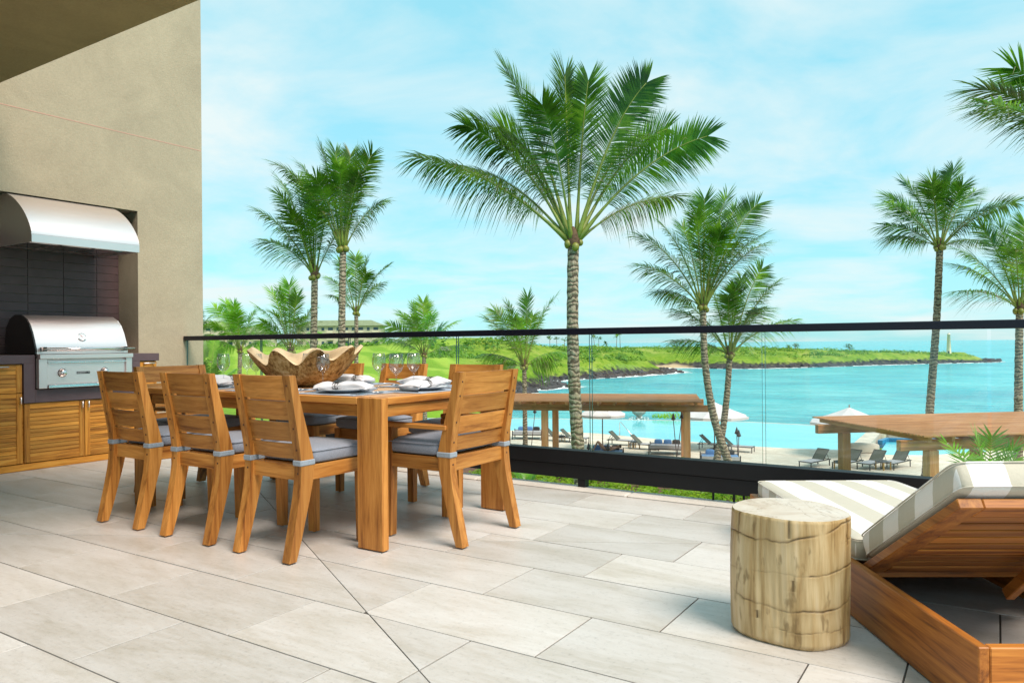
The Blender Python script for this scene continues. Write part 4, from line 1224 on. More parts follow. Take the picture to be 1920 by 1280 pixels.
# leafy scrub over the headland
SCRUB = leaf_mat('scrub_leaf', (0.035, 0.11, 0.012), (0.09, 0.20, 0.016), (0.20, 0.31, 0.03), 0.25, 0.6, 0.12)
def leaf_quads(m, c, rx, rz_, n_, ls, rng, up=0.5):
    for _ in range(n_):
        while True:
            d = Vector((rng.uniform(-1, 1), rng.uniform(-1, 1), rng.uniform(-0.25, 1)))
            if d.length < 1: break
        d = d.normalized() * d.length ** 0.4
        p = Vector(c) + Vector((d.x * rx, d.y * rx, d.z * rz_))
        nn = (d + Vector((rng.uniform(-1, 1), rng.uniform(-1, 1), rng.uniform(0, 1) + up)) * 0.8).normalized()
        a = nn.orthogonal().normalized(); a.rotate(Matrix.Rotation(rng.uniform(0, 6.28), 3, nn)); b = nn.cross(a)
        l_ = ls * rng.uniform(0.6, 1.3)
        m.add([p - a * l_, p - b * l_ * 0.45, p + a * l_, p + b * l_ * 0.45], [[0, 1, 2, 3]])
rng = random.Random(5)
m = MB()
cand = []
for _ in range(9000):
    px = rng.uniform(330, 1850); d = 150 + (rng.random() ** 0.8) * 330
    cand.append((px, d))
XY = np.array([[gp(a, d).x, gp(a, d).y] for a, d in cand]); ZC, SC = land_height(XY)
cnt = 0
for (px, d), xy, z, s_ in zip(cand, XY, ZC, SC):
    if s_ < 9 or cnt > 2600: continue
    if px < 900 and 60 < d < 285 and not (px > 800 and d > 215): continue     # mown lawn
    if math.hypot(xy[0] - bx, xy[1] - by) < 20: continue
    if noise.noise(Vector((xy[0] * 0.03, xy[1] * 0.03, 9))) < -0.05 and rng.random() < 0.8: continue
    r_ = rng.uniform(0.6, 2.2) * (1.5 if rng.random() < 0.12 else 1)
    leaf_quads(m, (xy[0], xy[1], z), r_ * 1.3, r_ * 0.8, 26, r_ * 0.33, rng)
    cnt += 1
tag(m.build('headland_scrub', SCRUB, kind='stuff'), 'low green scrub covering the headland', 'shrubs')

# ------------------------------------------------------------------ pool deck and pools
def paving_mat():
    k = Mat('deck_paving', 0.8, 0.3)
    v = k.coord((1, 1, 1), rot=(0, 0, 0.35))
    br = k.n.new('ShaderNodeTexBrick')
    br.inputs['Scale'].default_value = 1.0
    br.inputs['Brick Width'].default_value = 0.9; br.inputs['Row Height'].default_value = 0.45
    br.inputs['Mortar Size'].default_value = 0.012
    br.inputs['Color1'].default_value = (0.66, 0.56, 0.45, 1); br.inputs['Color2'].default_value = (0.76, 0.68, 0.57, 1)
    br.inputs['Mortar'].default_value = (0.48, 0.40, 0.32, 1)
    k.l.new(v, br.inputs['Vector'])
    n = k.noise(k.coord((0.5, 2, 1), rot=(0, 0, 0.35)), 0.8, 5, 0.6)
    k.color(k.hsv(br.outputs['Color'], val=k.maprange(n, 0.75, 1.2)))
    return k.m
PAVE = paving_mat()
near = [atz(700, 812, DECK), atz(980, 806, DECK), atz(1120, 812, DECK), atz(1222, 821.6, DECK), atz(1396, 835.5, DECK), atz(1480, 840, DECK), atz(1590, 843.5, DECK), atz(1612, 843, DECK)]
farp = [atz(700, 782, DECK), atz(1000, 783, DECK), atz(1120, 784, DECK), atz(1400, 789, DECK), atz(1522, 795, DECK), atz(1600, 797, DECK), atz(1668, 789, DECK)]
hdeck = [gp(700, 41), gp(1280, 39.5), gp(1400, 37.5), gp(1520, 33), gp(1700, 30), gp(2300, 28)]
deckpts = [near[0]] + near[1:] + [atz(1650, 852, DECK), atz(1740, 853, DECK), atz(1860, 845, DECK), gp(2300, 44)] + hdeck[::-1]
MB().prism([(p.x, p.y) for p in deckpts], 'z', DECK - 0.5, DECK).build('pool_deck', PAVE, kind='structure')
poolpts = near + farp[::-1]
MB().prism([(p.x, p.y) for p in poolpts], 'z', DECK - 1.2, DECK - 0.07).build('infinity_pool', POOLM, kind='structure')
STONE = plain('pool_stone', (0.55, 0.50, 0.42), 0.8, nscale=1.5, namp=0.2, bump=0.3, bscale=6)
BLUE_TILE = plain('blue_pool_tile', (0.03, 0.22, 0.42), 0.3, nscale=3, namp=0.3)
def wall_strip(name, path, wd, z0, z1, mat, label, cat):
    pts = [Vector((p.x, p.y, 0)) for p in path]; m = MB(); L, Rr = [], []
    for i, p in enumerate(pts):
        t = (pts[min(i + 1, len(pts) - 1)] - pts[max(i - 1, 0)]).normalized(); nn = Vector((-t.y, t.x, 0))
        L.append(p + nn * wd / 2); Rr.append(p - nn * wd / 2)
    for i in range(len(pts) - 1):
        a, b, c, d = L[i], L[i + 1], Rr[i + 1], Rr[i]
        m.add([(q.x, q.y, z) for z in (z0, z1) for q in (a, b, c, d)], [[3, 2, 1, 0], [4, 5, 6, 7], [0, 1, 5, 4], [1, 2, 6, 5], [2, 3, 7, 6], [3, 0, 4, 7]])
    return tag(m.build(name, mat), label, cat)
wall_strip('pool_edge', farp, 0.35, DECK - 4.5, DECK - 0.062, STONE, 'stone overflow edge of the infinity pool above the sea', 'pool edge')
wall_strip('pool_divider', [atz(1612, 842, DECK), atz(1668, 788, DECK)], 0.9, DECK - 0.6, DECK + 0.25, STONE, 'pale stone wall dividing the infinity pool from the small pool', 'wall')
# small raised pool on the right
sp = [atz(1646, 850, DECK), atz(1740, 851, DECK), atz(1850, 842, DECK), atz(1800, 826, DECK), atz(1662, 825, DECK)]
MB().prism([(p.x, p.y) for p in sp], 'z', DECK - 0.9, DECK - 0.12).build('small_pool', POOLM, kind='structure')
wall_strip('pool_tile_band', [atz(1650, 828, DECK), atz(1664, 823, DECK), atz(1720, 825, DECK), atz(1800, 824, DECK)], 0.3, DECK - 0.4, DECK + 0.1, BLUE_TILE, 'blue tiled rim of the small pool', 'pool edge')
wall_strip('garden_wall', [atz(1664, 818, DECK), atz(1730, 820, DECK), atz(1800, 819, DECK)], 1.2, DECK - 0.6, DECK + 0.35, STONE, 'low pale stone planter wall behind the small pool', 'wall')
bp = atz(1617, 848, DECK)
tag(MB().pillow(0, 0, 0.28, 0.95, 0.45, 0.28, 0.4, 0.7).build('stone_bench', STONE, None, (bp.x, bp.y, DECK), (0, 0, YAW)), 'rounded pale stone bench between the pool edge and the small pool', 'bench')
# island planter and urn fountain on the far pool edge
def leaf_bed(name, label, spots, mat, leaf, n_, rng):
    m = MB()
    for (p, rx, rz_) in spots: leaf_quads(m, p, rx, rz_, n_, leaf, rng)
    o = m.build(name, mat, kind='stuff'); return tag(o, label, 'ground cover')
BEDLEAF = leaf_mat('bed_leaf', (0.13, 0.30, 0.012), (0.24, 0.42, 0.02), (0.36, 0.50, 0.035), 0.5, 0.5, 0.9)
isl = [atz(1232 + i * 9, 783, DECK) for i in range(5)]
leaf_bed('island_planting', 'green planting on the far rim of the infinity pool', [((p.x, p.y, DECK + 0.1), 0.45, random.uniform(0.25, 0.5)) for p in isl], BEDLEAF, 0.09, 90, rng)
leaf_bed('planter_grass', 'strip of grass in the stone planter behind the small pool', [((atz(1690 + i * 9, 818, DECK).x, atz(1690 + i * 9, 818, DECK).y, DECK + 0.36), 0.4, 0.15) for i in range(10)], BEDLEAF, 0.09, 60, rng)
up_ = atz(1198, 784, DECK)
urn = thing('fountain_urn', 'grey stone urn fountain spilling into the infinity pool', 'fountain', (up_.x, up_.y, DECK - 0.05))
MB().lathe([(0, 0), (0.28, 0), (0.28, 0.1), (0.16, 0.2), (0.55, 0.5), (0.62, 0.72), (0.52, 0.74), (0.45, 0.6), (0, 0.55)], 20).build('urn_bowl', plain('urn_stone', (0.30, 0.31, 0.27), 0.7, nscale=4, namp=0.25), urn)
m = MB(); leaf_quads(m, (0, 0, 0.0), 1.0, 0.28, 120, 0.10, rng)
m.build('splash', plain('white_water', (0.8, 0.84, 0.85), 0.6), urn)
# pool hand rail
a, b, c_ = atz(1162, 816, DECK), atz(1185, 818, DECK), None
dv = (b - a)
tag(MB().tube([a, a + Vector((0, 0, 0.92)), a + Vector((0, 0, 0.98)) + dv * 0.08, a + dv * 0.95 + Vector((0, 0, 0.12)), a + dv * 1.0 + Vector((0, 0, -0.1))], 0.028, 8).build('pool_handrail', STEEL_POL), 'bent steel handrail at the pool edge', 'handrail')

# ------------------------------------------------------------------ pergolas
def pergola(A, B, C_, zr_, label, posts, beams_front_over):
    """A, B: front left / right roof corners, C_: back left corner (world xy); zr_: roof height"""
    ex = (B - A); LX = ex.length; ex.normalize()
    ey = (C_ - A) - ex * (C_ - A).dot(ex); LY = ey.length; ey.normalize()
    rz = math.atan2(ex.y, ex.x)
    t = thing('pergola', label, 'pergola', (A.x, A.y, DECK), rz, 'timber pergolas by the pool')
    H = zr_ - DECK
    m = MB(); n = int(LY / 0.16)
    for i in range(n):
        y = i * LY / n; m.box(0, LX, y, y + LY / n * 0.66, H - 0.045, H)
    m.build('roof_slats', REDWOOD['x'], t, kind='stuff')
    nr = int(LX / 0.83)
    for i in range(nr + 1):
        x = 0.25 + i * (LX - 0.6) / nr
        MB().box(x, x + 0.12, 0.15, LY - 0.15, H - 0.22, H - 0.042).build('rafter', REDWOOD['y'], t)
    yf, yb2 = 0.75, LY - 0.95
    for y in (yf, yb2):
        MB().box(-0.35 if beams_front_over else 0.1, LX + 0.35, y - 0.11, y + 0.11, H - 0.56, H - 0.222, 0.01).build('beam', REDWOOD['x'], t)
        for i in range(len(posts)):
            x = posts[i]
            MB().box(x - 0.17, x + 0.17, y - 0.17, y + 0.17, 0.0, H - 0.562, 0.012).build('post', REDWOOD['z'], t)
    return t
PZ = -2.0
A, B, C_ = atz(905, 750.6, PZ), atz(1317, 753.3, PZ), atz(925, 736.5, PZ)
pergola(A, B, C_, PZ, 'long timber pergola shading loungers in front of the infinity pool', (0.3, 3.2, 10.55), True)
A, B, C_ = atz(1733, 817, PZ), atz(2350, 799, PZ), atz(1574, 779, PZ)
pergola(A, B, C_, PZ, 'timber pergola standing by the small pool', (0.8, 6.5, 12.0), True)

# ------------------------------------------------------------------ pool furniture
SLING = plain('grey_green_sling', (0.085, 0.088, 0.065), 0.7, nscale=40, namp=0.2)
SLING_P = plain('pale_sling', (0.42, 0.40, 0.42), 0.7, nscale=40, namp=0.1)
LFRAME = plain('lounger_frame', (0.03, 0.03, 0.032), 0.4)
BLUE = fabric('blue_towel', (0.10, 0.24, 0.48), 60)
YWOOD = plain('light_teak', (0.48, 0.28, 0.08), 0.5)
def make_lounger():
    t = thing('pool_lounger', '', 'lounger', group='sling loungers around the pool')
    m = MB()
    for y in (-0.33, 0.33): m.box(-0.98, 0.98, y - 0.022, y + 0.022, 0.30, 0.345)
    m.box(-0.98, -0.935, -0.31, 0.31, 0.302, 0.343); m.box(0.935, 0.98, -0.31, 0.31, 0.302, 0.343)
    m.build('frame', LFRAME, t)
    for x in (-0.94, 0.86):
        for y in (-0.33, 0.33): MB().box(x - 0.02, x + 0.025, y - 0.02, y + 0.02, 0.0, 0.30).build('leg', LFRAME, t)
    MB().box(-0.92, 0.30, -0.305, 0.305, 0.335, 0.350).build('seat_sling', SLING_P, t)
    ca, sa = math.cos(R(42)), math.sin(R(42))
    M = Matrix(((ca, 0, -sa, 0.30), (0, 1, 0, 0), (sa, 0, ca, 0.345), (0, 0, 0, 1)))
    bk = MB().box(0.0, 0.72, -0.30, 0.30, 0.0, 0.015, M=M).build('backrest', SLING, t)
    MB().box(0.0, 0.76, -0.33, -0.30, -0.01, 0.025, M=M).box(0.0, 0.76, 0.30, 0.33, -0.01, 0.025, M=M).box(0.735, 0.76, -0.30, 0.30, -0.01, 0.025, M=M).build('back_frame', LFRAME, bk)
    MB().tube([(0.30 + 0.5 * ca, -0.28, 0.345 + 0.5 * sa), (0.90, -0.28, 0.33)], 0.014, 6).tube([(0.30 + 0.5 * ca, 0.28, 0.345 + 0.5 * sa), (0.90, 0.28, 0.33)], 0.014, 6).build('prop', LFRAME, t)
    return t
lng = None
VIEW = YAW
# (bearing, image row of its base, turn of the head end from the view's right, label)
LS = [(1046, 826, 158, 'sling lounger behind the inner pergola posts, back raised'), (1076, 829, 158, 'sling lounger beside the tall palm trunk'),
      (1168, 834, 152, 'sling lounger nearest the steel pool handrail'), (1210, 842, 152, 'sling lounger between the handrail and the white daybed'),
      (1340, 842, 150, 'sling lounger behind the two crossing palm trunks'), (1382, 846, 150, 'sling lounger right of the crossing palm trunks by the torches'),
      (1528, 874, 38, 'sling lounger standing apart on the open deck, foot end free'), (1590, 876, 38, 'sling lounger half hidden behind the corner pergola post'),
      (1636, 877, 38, 'sling lounger just past the corner pergola post'), (1680, 876, 38, 'sling lounger nearest the stone bench and small pool')]
for i, (px, py, an, lab) in enumerate(LS):
    p = atz(px, py, DECK)
    if lng is None:
        lng = make_lounger(); lng['label'] = lab; lng.location = (p.x, p.y, DECK + 0.001); lng.rotation_euler[2] = VIEW + R(an)
    else: dup(lng, (p.x, p.y, DECK + 0.001), VIEW + R(an), lab)
def daybed(px, py, an, label, cush):
    p = atz(px, py, DECK)
    t = thing('daybed', label, 'daybed', (p.x, p.y, DECK + 0.001), VIEW + R(an), 'daybeds under the pergola')
    for x in (-1.0, 1.0):
        for y in (-0.62, 0.62): MB().box(x - 0.03, x + 0.03, y - 0.03, y + 0.03, 0, 0.62).build('leg', LFRAME, t)
    MB().box(-1.03, 1.03, -0.65, 0.65, 0.30, 0.36).build('frame', LFRAME, t)
    MB().box(-0.96, 0.96, -0.66, -0.64, 0.37, 0.56).build('side_sling', SLING_P, t)
    MB().box(-0.96, 0.96, 0.64, 0.66, 0.37, 0.56).build('side_sling', SLING_P, t)
    MB().pillow(0, 0, 0.45, 0.96, 0.60, 0.085, 0.4, 0.2).build('mattress', cush, t)
    for q in (-0.5, 0.05, 0.55): MB().pillow(q, 0.40, 0.64, 0.24, 0.10, 0.16, 0.6, 0.4, 24, 10).build('pillow', BLUE if q < 0.3 else LFRAME, t)
    return t
daybed(990, 822, -8, 'pale daybed with dark pillows under the far end of the pergola', SLING_P)
daybed(1250, 850, -14, 'pale daybed with blue pillows behind the pergola corner post', SLING_P)
daybed(1350, 872, -12, 'blue cushioned daybed at the foot of the crossing palms', BLUE)
daybed(1135, 862, -10, 'blue towelled daybed where a person lies sunbathing', BLUE)
def side_table(px, py, label):
    p = atz(px, py, DECK)
    t = thing('pool_side_table', label, 'side table', (p.x, p.y, DECK + 0.001), VIEW + 0.4, 'small tables between the loungers')
    MB().box(-0.28, 0.28, -0.28, 0.28, 0.40, 0.43, 0.005).build('top', LFRAME, t)
    for x in (-0.24, 0.24):
        for y in (-0.24, 0.24): MB().box(x - 0.025, x + 0.025, y - 0.025, y + 0.025, 0, 0.40).build('leg', YWOOD, t)
for px, py, lab in ((1050, 828, 'small yellow legged table between the loungers by the tall palm'), (1189, 840, 'small yellow legged table between the loungers by the handrail'),
                    (1578, 879, 'small yellow legged table left of the corner pergola post'), (1656, 880, 'small yellow legged table right of the corner pergola post')): side_table(px, py, lab)
CANVAS = plain('pale_umbrella_canvas', (0.66, 0.61, 0.62), 0.85, nscale=1.2, namp=0.06)
UPOLE = plain('umbrella_pole', (0.16, 0.07, 0.035), 0.5)
def umbrella(px, py, r_, h, label):
    p = atz(px, py, DECK)
    t = thing('pool_umbrella', label, 'umbrella', (p.x, p.y, DECK), random.uniform(0, 1), 'pale umbrellas by the pool')
    MB().tube([(0, 0, 0.0), (0, 0, h + 0.16)], [0.035, 0.03], 10).build('pole', UPOLE, t)
    MB().lathe([(0, 0), (0.32, 0), (0.32, 0.06), (0.08, 0.1), (0.05, 0.3)], 16).build('base', LFRAME, t)
    m = MB(); n = 8; drop = 0.82
    rings = [(0.03, h), (r_ * 0.33, h - drop * 0.36), (r_ * 0.66, h - drop * 0.70), (r_, h - drop), (r_ * 0.995, h - drop - 0.14)]
    vs, fs = [], []
    for (q, z) in rings:
        for k in range(n * 2):
            a = math.pi * k / n; f = 1 if k % 2 == 0 else math.cos(math.pi / n) * 0.985
            vs.append((q * f * math.cos(a), q * f * math.sin(a), z - (0.0 if k % 2 == 0 else 0.015 * q)))
    N2 = n * 2
    for i in range(len(rings) - 1):
        for k in range(N2): fs.append([i * N2 + k, (i + 1) * N2 + k, (i + 1) * N2 + (k + 1) % N2, i * N2 + (k + 1) % N2])
    m.add(vs, fs).build('canopy', CANVAS, t)
    for k in range(n):
        a = 2 * math.pi * k / n
        MB().tube([(0.05 * math.cos(a), 0.05 * math.sin(a), h - 0.06), (r_ * 0.98 * math.cos(a), r_ * 0.98 * math.sin(a), h - drop - 0.03)], 0.012, 5).build('rib', UPOLE, t)
umbrella(1593, 853, 2.25, 2.75, 'pale umbrella standing behind the corner pergola post')
umbrella(1340, 842, 2.1, 2.9, 'pale umbrella behind the two crossing palm trunks')
umbrella(1130, 842, 1.5, 3.0, 'pale umbrella partly hidden under the long pergola beam')
def torch(px, py, h, lean, label):
    p = atz(px, py, DECK)
    t = thing('tiki_torch', label, 'torch', (p.x, p.y, DECK - 0.05), 0, 'tiki torches in the planting')
    top = RT * lean
    MB().tube([(0, 0, 0), (top.x, top.y, h)], 0.022, 7).build('pole', plain('torch_pole', (0.10, 0.045, 0.05), 0.6), t)
    M = Matrix.Translation((top.x, top.y, h))
    MB().lathe([(0, 0), (0.05, 0), (0.13, 0.06), (0.10, 0.12), (0.035, 0.34), (0.0, 0.42)], 12, M=M).build('torch_head', LFRAME, t)
for px, py, h, ln, lab in ((1270, 866, 2.35, -0.2, 'leaning tiki torch left of the pergola corner post'), (1268, 864, 2.4, 0.33, 'tiki torch crossing behind the pergola corner post'),
                           (1384, 868, 1.62, -0.06, 'taller of the paired tiki torches beside the crossing palms'), (1384, 869, 1.5, 0.05, 'shorter of the paired tiki torches beside the crossing palms'),
                           (996, 838, 2.2, 0.25, 'tiki torch beside the thin palm trunk under the pergola'), (1022, 842, 2.6, 0.12, 'tiki torch right of the inner pergola post'),
                           (1104, 866, 0.75, 0.0, 'low dark garden torch at the foot of the tall palm'), (1140, 868, 0.75, 0.0, 'low dark garden torch near the sunbather')): torch(px, py, h, ln, lab)

# ------------------------------------------------------------------ sunbather
def sunbather():
    p = atz(1135, 862, DECK)
    t = thing('person', 'person lying on their back on a blue towel with knees raised, in dark swimwear', 'person', (p.x, p.y, DECK + 0.54), VIEW + R(-10))
    J = [((0.0, 0, 0.11), 0.13), ((0.28, 0, 0.12), 0.125), ((0.50, 0, 0.15), 0.15), ((0.62, 0, 0.17), 0.07), ((0.68, 0, 0.19), 0.065), ((0.76, 0, 0.22), 0.10), ((0.84, 0, 0.24), 0.085)]
    vs = [j[0] for j in J]; rd = [j[1] for j in J]; es = [(i, i + 1) for i in range(len(J) - 1)]
    def chain(start, pts):
        prev = start
        for q, r_ in pts:
            vs.append(q); rd.append(r_); es.append((prev, len(vs) - 1)); prev = len(vs) - 1
    for s in (-1, 1):
        chain(0, [((-0.08, s * 0.10, 0.11), 0.10), ((-0.28, s * 0.13, 0.34), 0.075), ((-0.42, s * 0.14, 0.50), 0.058), ((-0.54, s * 0.14, 0.26), 0.052), ((-0.64, s * 0.14, 0.03), 0.036), ((-0.78, s * 0.15, 0.02), 0.03)])
        chain(2, [((0.50, s * 0.20, 0.15), 0.062), ((0.30, s * 0.30, 0.07), 0.045), ((0.10, s * 0.27, 0.06), 0.036), ((0.02, s * 0.25, 0.06), 0.028)])
    me_ = bpy.data.meshes.new('body'); me_.from_pydata(vs, es, [])
    o = link(me_, 'body', t)
    md = o.modifiers.new('skin', 'SKIN')
    for v, r_ in zip(me_.skin_vertices[0].data, rd): v.radius = (r_, r_)
    me_.skin_vertices[0].data[0].use_root = True
    o.modifiers.new('sub', 'SUBSURF').render_levels = 2
    me_.materials.append(plain('skin', (0.42, 0.22, 0.15), 0.5))
    MB().pillow(0.02, 0, 0.12, 0.14, 0.165, 0.135, 0.8, 0.8, 20, 10).build('swimwear', plain('dark_swimwear', (0.02, 0.025, 0.05), 0.7), t)
    MB().pillow(0.84, 0, 0.245, 0.075, 0.09, 0.105, 0.9, 0.9, 20, 10).build('hair', plain('brown_hair', (0.05, 0.025, 0.015), 0.6), t)
sunbather()

# ------------------------------------------------------------------ palms
def frond_mesh(m, p0, p1, p2, n, leaf, wid, twist, droop, dead, rng, wind, lmat=0, start=0.16, tipk=0.66, rb=0.035):
    pts = [bez(p0, p1, p2, i / 14) for i in range(15)]
    m.tube(pts, [rb * (1 - 0.85 * (i / 14) ** 0.8) * (1 + 0.7 * max(0, 1 - i / 2.5)) for i in range(15)], 5, mi=2)
    prev = None
    for i in range(n):
        t = start + (1 - start) * (i + 0.5) / n
        P = bez(p0, p1, p2, t); T = (bez(p0, p1, p2, min(1, t + 0.02)) - bez(p0, p1, p2, t - 0.02)).normalized()
        sd_ = T.cross(Vector((0, 0, 1)))
        if sd_.length < 0.25: sd_ = T.cross((p2 - p0).cross(Vector((0, 0, 1))).cross(T) if (p2 - p0).length else RT)
        if prev is not None and sd_.dot(prev) < 0: sd_ = -sd_
        prev = sd_.copy(); sd_.normalize()
        rot = Matrix.Rotation(twist + 0.25 * math.sin(t * 3 + twist * 5), 3, T)
        sd_ = rot @ sd_; u_ = sd_.cross(T)
        u = (t - start) / (1 - start)
        prof = min(1.0, 0.50 + 1.5 * u) * (1 - (1 - tipk) * max(0, (u - 0.45) / 0.55) ** 1.3)
        a = R(62) - R(10) * u - R(30) * max(0.0, (u - 0.86) / 0.14)
        for s in (-1, 1):
            if rng.random() < 0.03: continue
            l_ = leaf * prof * rng.uniform(0.86, 1.1)
            d0 = (sd_ * (s * math.sin(a)) + T * math.cos(a) + u_ * (0.08 + rng.uniform(-0.12, 0.12))).normalized()
            g = Vector((0, 0, -1)) * droop * rng.uniform(0.6, 1.4) * (1.55 - 0.95 * u) + wind * rng.uniform(0.5, 1.4)
            isd = rng.random() < dead * (1.9 - 1.6 * u)
            if isd: g = Vector((0, 0, -1)) * rng.uniform(0.9, 1.7); l_ *= rng.uniform(0.5, 0.95)
            ks = (0.0, 0.3, 0.65, 1.0); ws = (0.55, 1.0, 0.75, 0.0)
            wv = (T - d0 * T.dot(d0)).normalized() * 0.5 * wid * (0.5 if isd else 0.72 + 0.62 * u)
            c = [P + d0 * (l_ * k) + g * (l_ * 0.55 * k * k) for k in ks]
            vs = [c[0] - wv * ws[0], c[0] + wv * ws[0], c[1] - wv, c[1] + wv, c[2] - wv * ws[2], c[2] + wv * ws[2], c[3]]
            m.add(vs, [[0, 1, 3, 2], [2, 3, 5, 4], [4, 5, 6]], 1 if isd else lmat, True)
    # end leaflets
def palm(label, crown, dep, trunk, rtop, rbase, tips, leaf, n=52, wid=0.05, group='coconut palms beyond the railing', mat=None, dead=0.16, seed=1, wind=0.10, coco=True, start=0.17):
    rng = random.Random(seed)
    C0 = atd(crown[0], crown[1], dep)
    base = [atd(px, py, dep) for px, py in trunk]
    g = base[-1]; gz = max(land_z(g.x, g.y), DECK - 0.06) if dep < 75 else land_z(g.x, g.y)
    low = Vector((g.x, g.y, gz - 0.15))
    t = thing('coconut_palm', label, 'palm tree', (low.x, low.y, gz), 0, group)
    O = Vector((low.x, low.y, gz))
    path = [C0] + [b for b in base if b.z > gz + 0.3] + [low]
    # smooth trunk
    segs = []
    for i in range(len(path) - 1):
        a, b = path[max(i - 1, 0)], path[i]; c, d = path[i + 1], path[min(i + 2, len(path) - 1)]
        k_ = max(2, int((c - b).length / 0.16))
        for j in range(k_):
            u = j / k_
            segs.append(0.5 * ((2 * b) + (c - a) * u + (2 * a - 5 * b + 4 * c - d) * u * u + (3 * b - a - 3 * c + d) * u ** 3))
    segs.append(path[-1])
    N_ = len(segs)
    rad = []
    for i in range(N_):
        u = i / (N_ - 1); r_ = rtop + (rbase - rtop) * u ** 1.3
        r_ *= 1.0 + (0.055 if i % 2 == 0 else -0.02) + 0.03 * math.sin(i * 1.9)
        if u > 0.93: r_ *= 1 + (u - 0.93) * 5
        rad.append(r_)
    MB().tube([s_ - O for s_ in segs], rad, 12).build('trunk', TRUNK, t)
    c0 = C0 - O
    # sheathing fibre and green leaf bases
    MB().lathe([(rtop * 1.0, -0.05), (rtop * 1.35, 0.10), (rtop * 1.1, 0.32), (rtop * 0.6, 0.5), (0.02, 0.6)], 12, M=Matrix.Translation(c0)).build('fibre_sheath', FIBRE, t)
    if coco:
        for q in range(5):
            a = q * 1.26 + seed; r_ = rng.uniform(0.09, 0.13)
            MB().pillow(0, 0, 0, r_, r_, r_ * 1.15, 1, 1, 12, 8, M=Matrix.Translation(c0 + Vector((math.cos(a) * rtop * 1.25, math.sin(a) * rtop * 1.25, rng.uniform(-0.05, 0.14))))).build('coconut', COCO, t)
    sc_ = dep / FOC
    for i, tp in enumerate(tips):
        dx, dy, dw = tp[0], tp[1], tp[2]
        dr = tp[3] if len(tp) > 3 else 0.35
        tw = R(tp[4]) if len(tp) > 4 else R(rng.uniform(-35, 35))
        dd = tp[5] if len(tp) > 5 else dead
        tip = (RT * (dx * sc_) + FW * dw + UP * (dy * sc_)) * 0.90
        L = tip.length
        hor = Vector((tip.x, tip.y, 0)); hl = hor.length
        p0 = c0 + hor.normalized() * rtop * 0.6 + Vector((0, 0, 0.12)) if hl > 0.01 else c0
        p1 = p0 + hor * rng.uniform(0.40, 0.50) + Vector((0, 0, tip.z * 0.70 + 0.09 * hl)) + RT.cross(UP) * 0
        p2 = c0 + tip
        m = MB()
        wv = (RT * -1.0) * wind
        frond_mesh(m, p0, p1, p2, n if n > 80 else int(n * 1.4), leaf * (1.0 if n > 80 else 1.15), wid if n > 80 else wid * 0.74, tw, dr + 0.12, dd, rng, wv, 0, start, rb=0.045 * L / 4.5 + 0.008)
        m.build('frond', [mat or PALM, STRAW, RACHIS], t)
        # green petiole base
    return t
palm('tall coconut palm with the widest spreading crown, rising in front of the long pergola', (1075, 462), 22.5, [(1074, 520), (1074, 640), (1080, 780), (1092, 960), (1098, 1050)], 0.165, 0.21,
     [(-318, 178, -0.6, 1.15, 25, 0.15), (-226, 262, 0.4, 0.7, 40, 0.25), (-136, 366, 0.1, 0.05, 8, 0.03), (-199, 282, 0.9, 0.1, 12, 0.05), (-150, 290, 2.2, 0.15, 50, 0.03),
      (-14, 360, 0.2, 0.05, 12, 0.0), (36, 350, 0.3, 0.1, 35, 0.0), (148, 326, -0.6, 0.12, -62, 0.05), (226, 282, 2.2, 0.2, -45, 0.05), (276, 222, -0.3, 0.35, -58, 0.10),
      (222, 108, 0.5, 1.0, -20, 0.55), (170, 262, 1.8, 0.4, 25, 0.2), (-66, 262, -1.6, 0.3, 0, 0.2), (-230, 190, 1.6, 0.9, 20, 0.4), (-120, 245, 1.0, 0.5, 15, 0.3)],
     1.25, 125, 0.036, seed=3, dead=0.2, start=0.24)
palm('left of the twin palms above the bowl, its fronds swept to one side', (590, 520), 33, [(588, 640), (584, 760), (578, 925)], 0.14, 0.20,
     [(-110, 135, -0.5, 0.5), (-112, 80, 0.4, 0.8), (-80, 210, 0.6, 0.4), (-45, 215, 1.0, 0.3), (-5, 190, 0.2, 0.2), (28, 170, 0.8, 0.3), (-60, 165, -1.0, 0.5), (60, 110, 0.6, 0.8), (-30, 120, -1.6, 0.5), (20, 130, -1.2, 0.5)], 0.95, 50, 0.055, seed=4)
palm('taller of the twin palms above the bowl, fronds swept upright', (643, 472), 32, [(641, 600), (640, 760), (638, 930)], 0.14, 0.20,
     [(-48, 222, 0.3, 0.2), (-20, 214, 0.6, 0.1), (30, 204, 0.2, 0.2), (64, 198, -0.3, 0.25), (82, 108, 0.4, 0.8), (-88, 182, 0.4, 0.4), (8, 212, 1.0, 0.1), (-130, 178, -0.4, 0.6), (45, 150, -1.2, 0.4), (-40, 140, -1.4, 0.5), (10, 160, -1.5, 0.3)], 1.0, 52, 0.055, seed=5)
palm('smaller palm standing just beyond the twin palms', (668, 590), 50, [(668, 700), (667, 830)], 0.13, 0.18,
     [(-60, 78, 0.4), (-58, 42, 0.8, 0.7), (22, 118, 0.5), (-4, 122, 0.6, 0.2), (70, 100, -0.4, 0.4), (-30, 108, -0.8), (50, 68, 1.0, 0.7), (30, 84, -1.5)], 1.0, 40, 0.07, seed=6)
palm('short leafy palm standing on the lawn near the hotel block', (450, 660), 60, [(449, 720), (449, 798)], 0.15, 0.19,
     [(-56, 94, 0.4), (-34, 104, 0.6), (-8, 98, -0.5), (28, 84, 0.5), (-48, 58, -0.8, 0.6), (44, 62, 0.6, 0.6), (-52, 22, 0.4, 0.9), (52, 24, 0.4, 0.9), (8, 76, -1.6)], 1.15, 40, 0.08, seed=7, mat=PALM_Y)
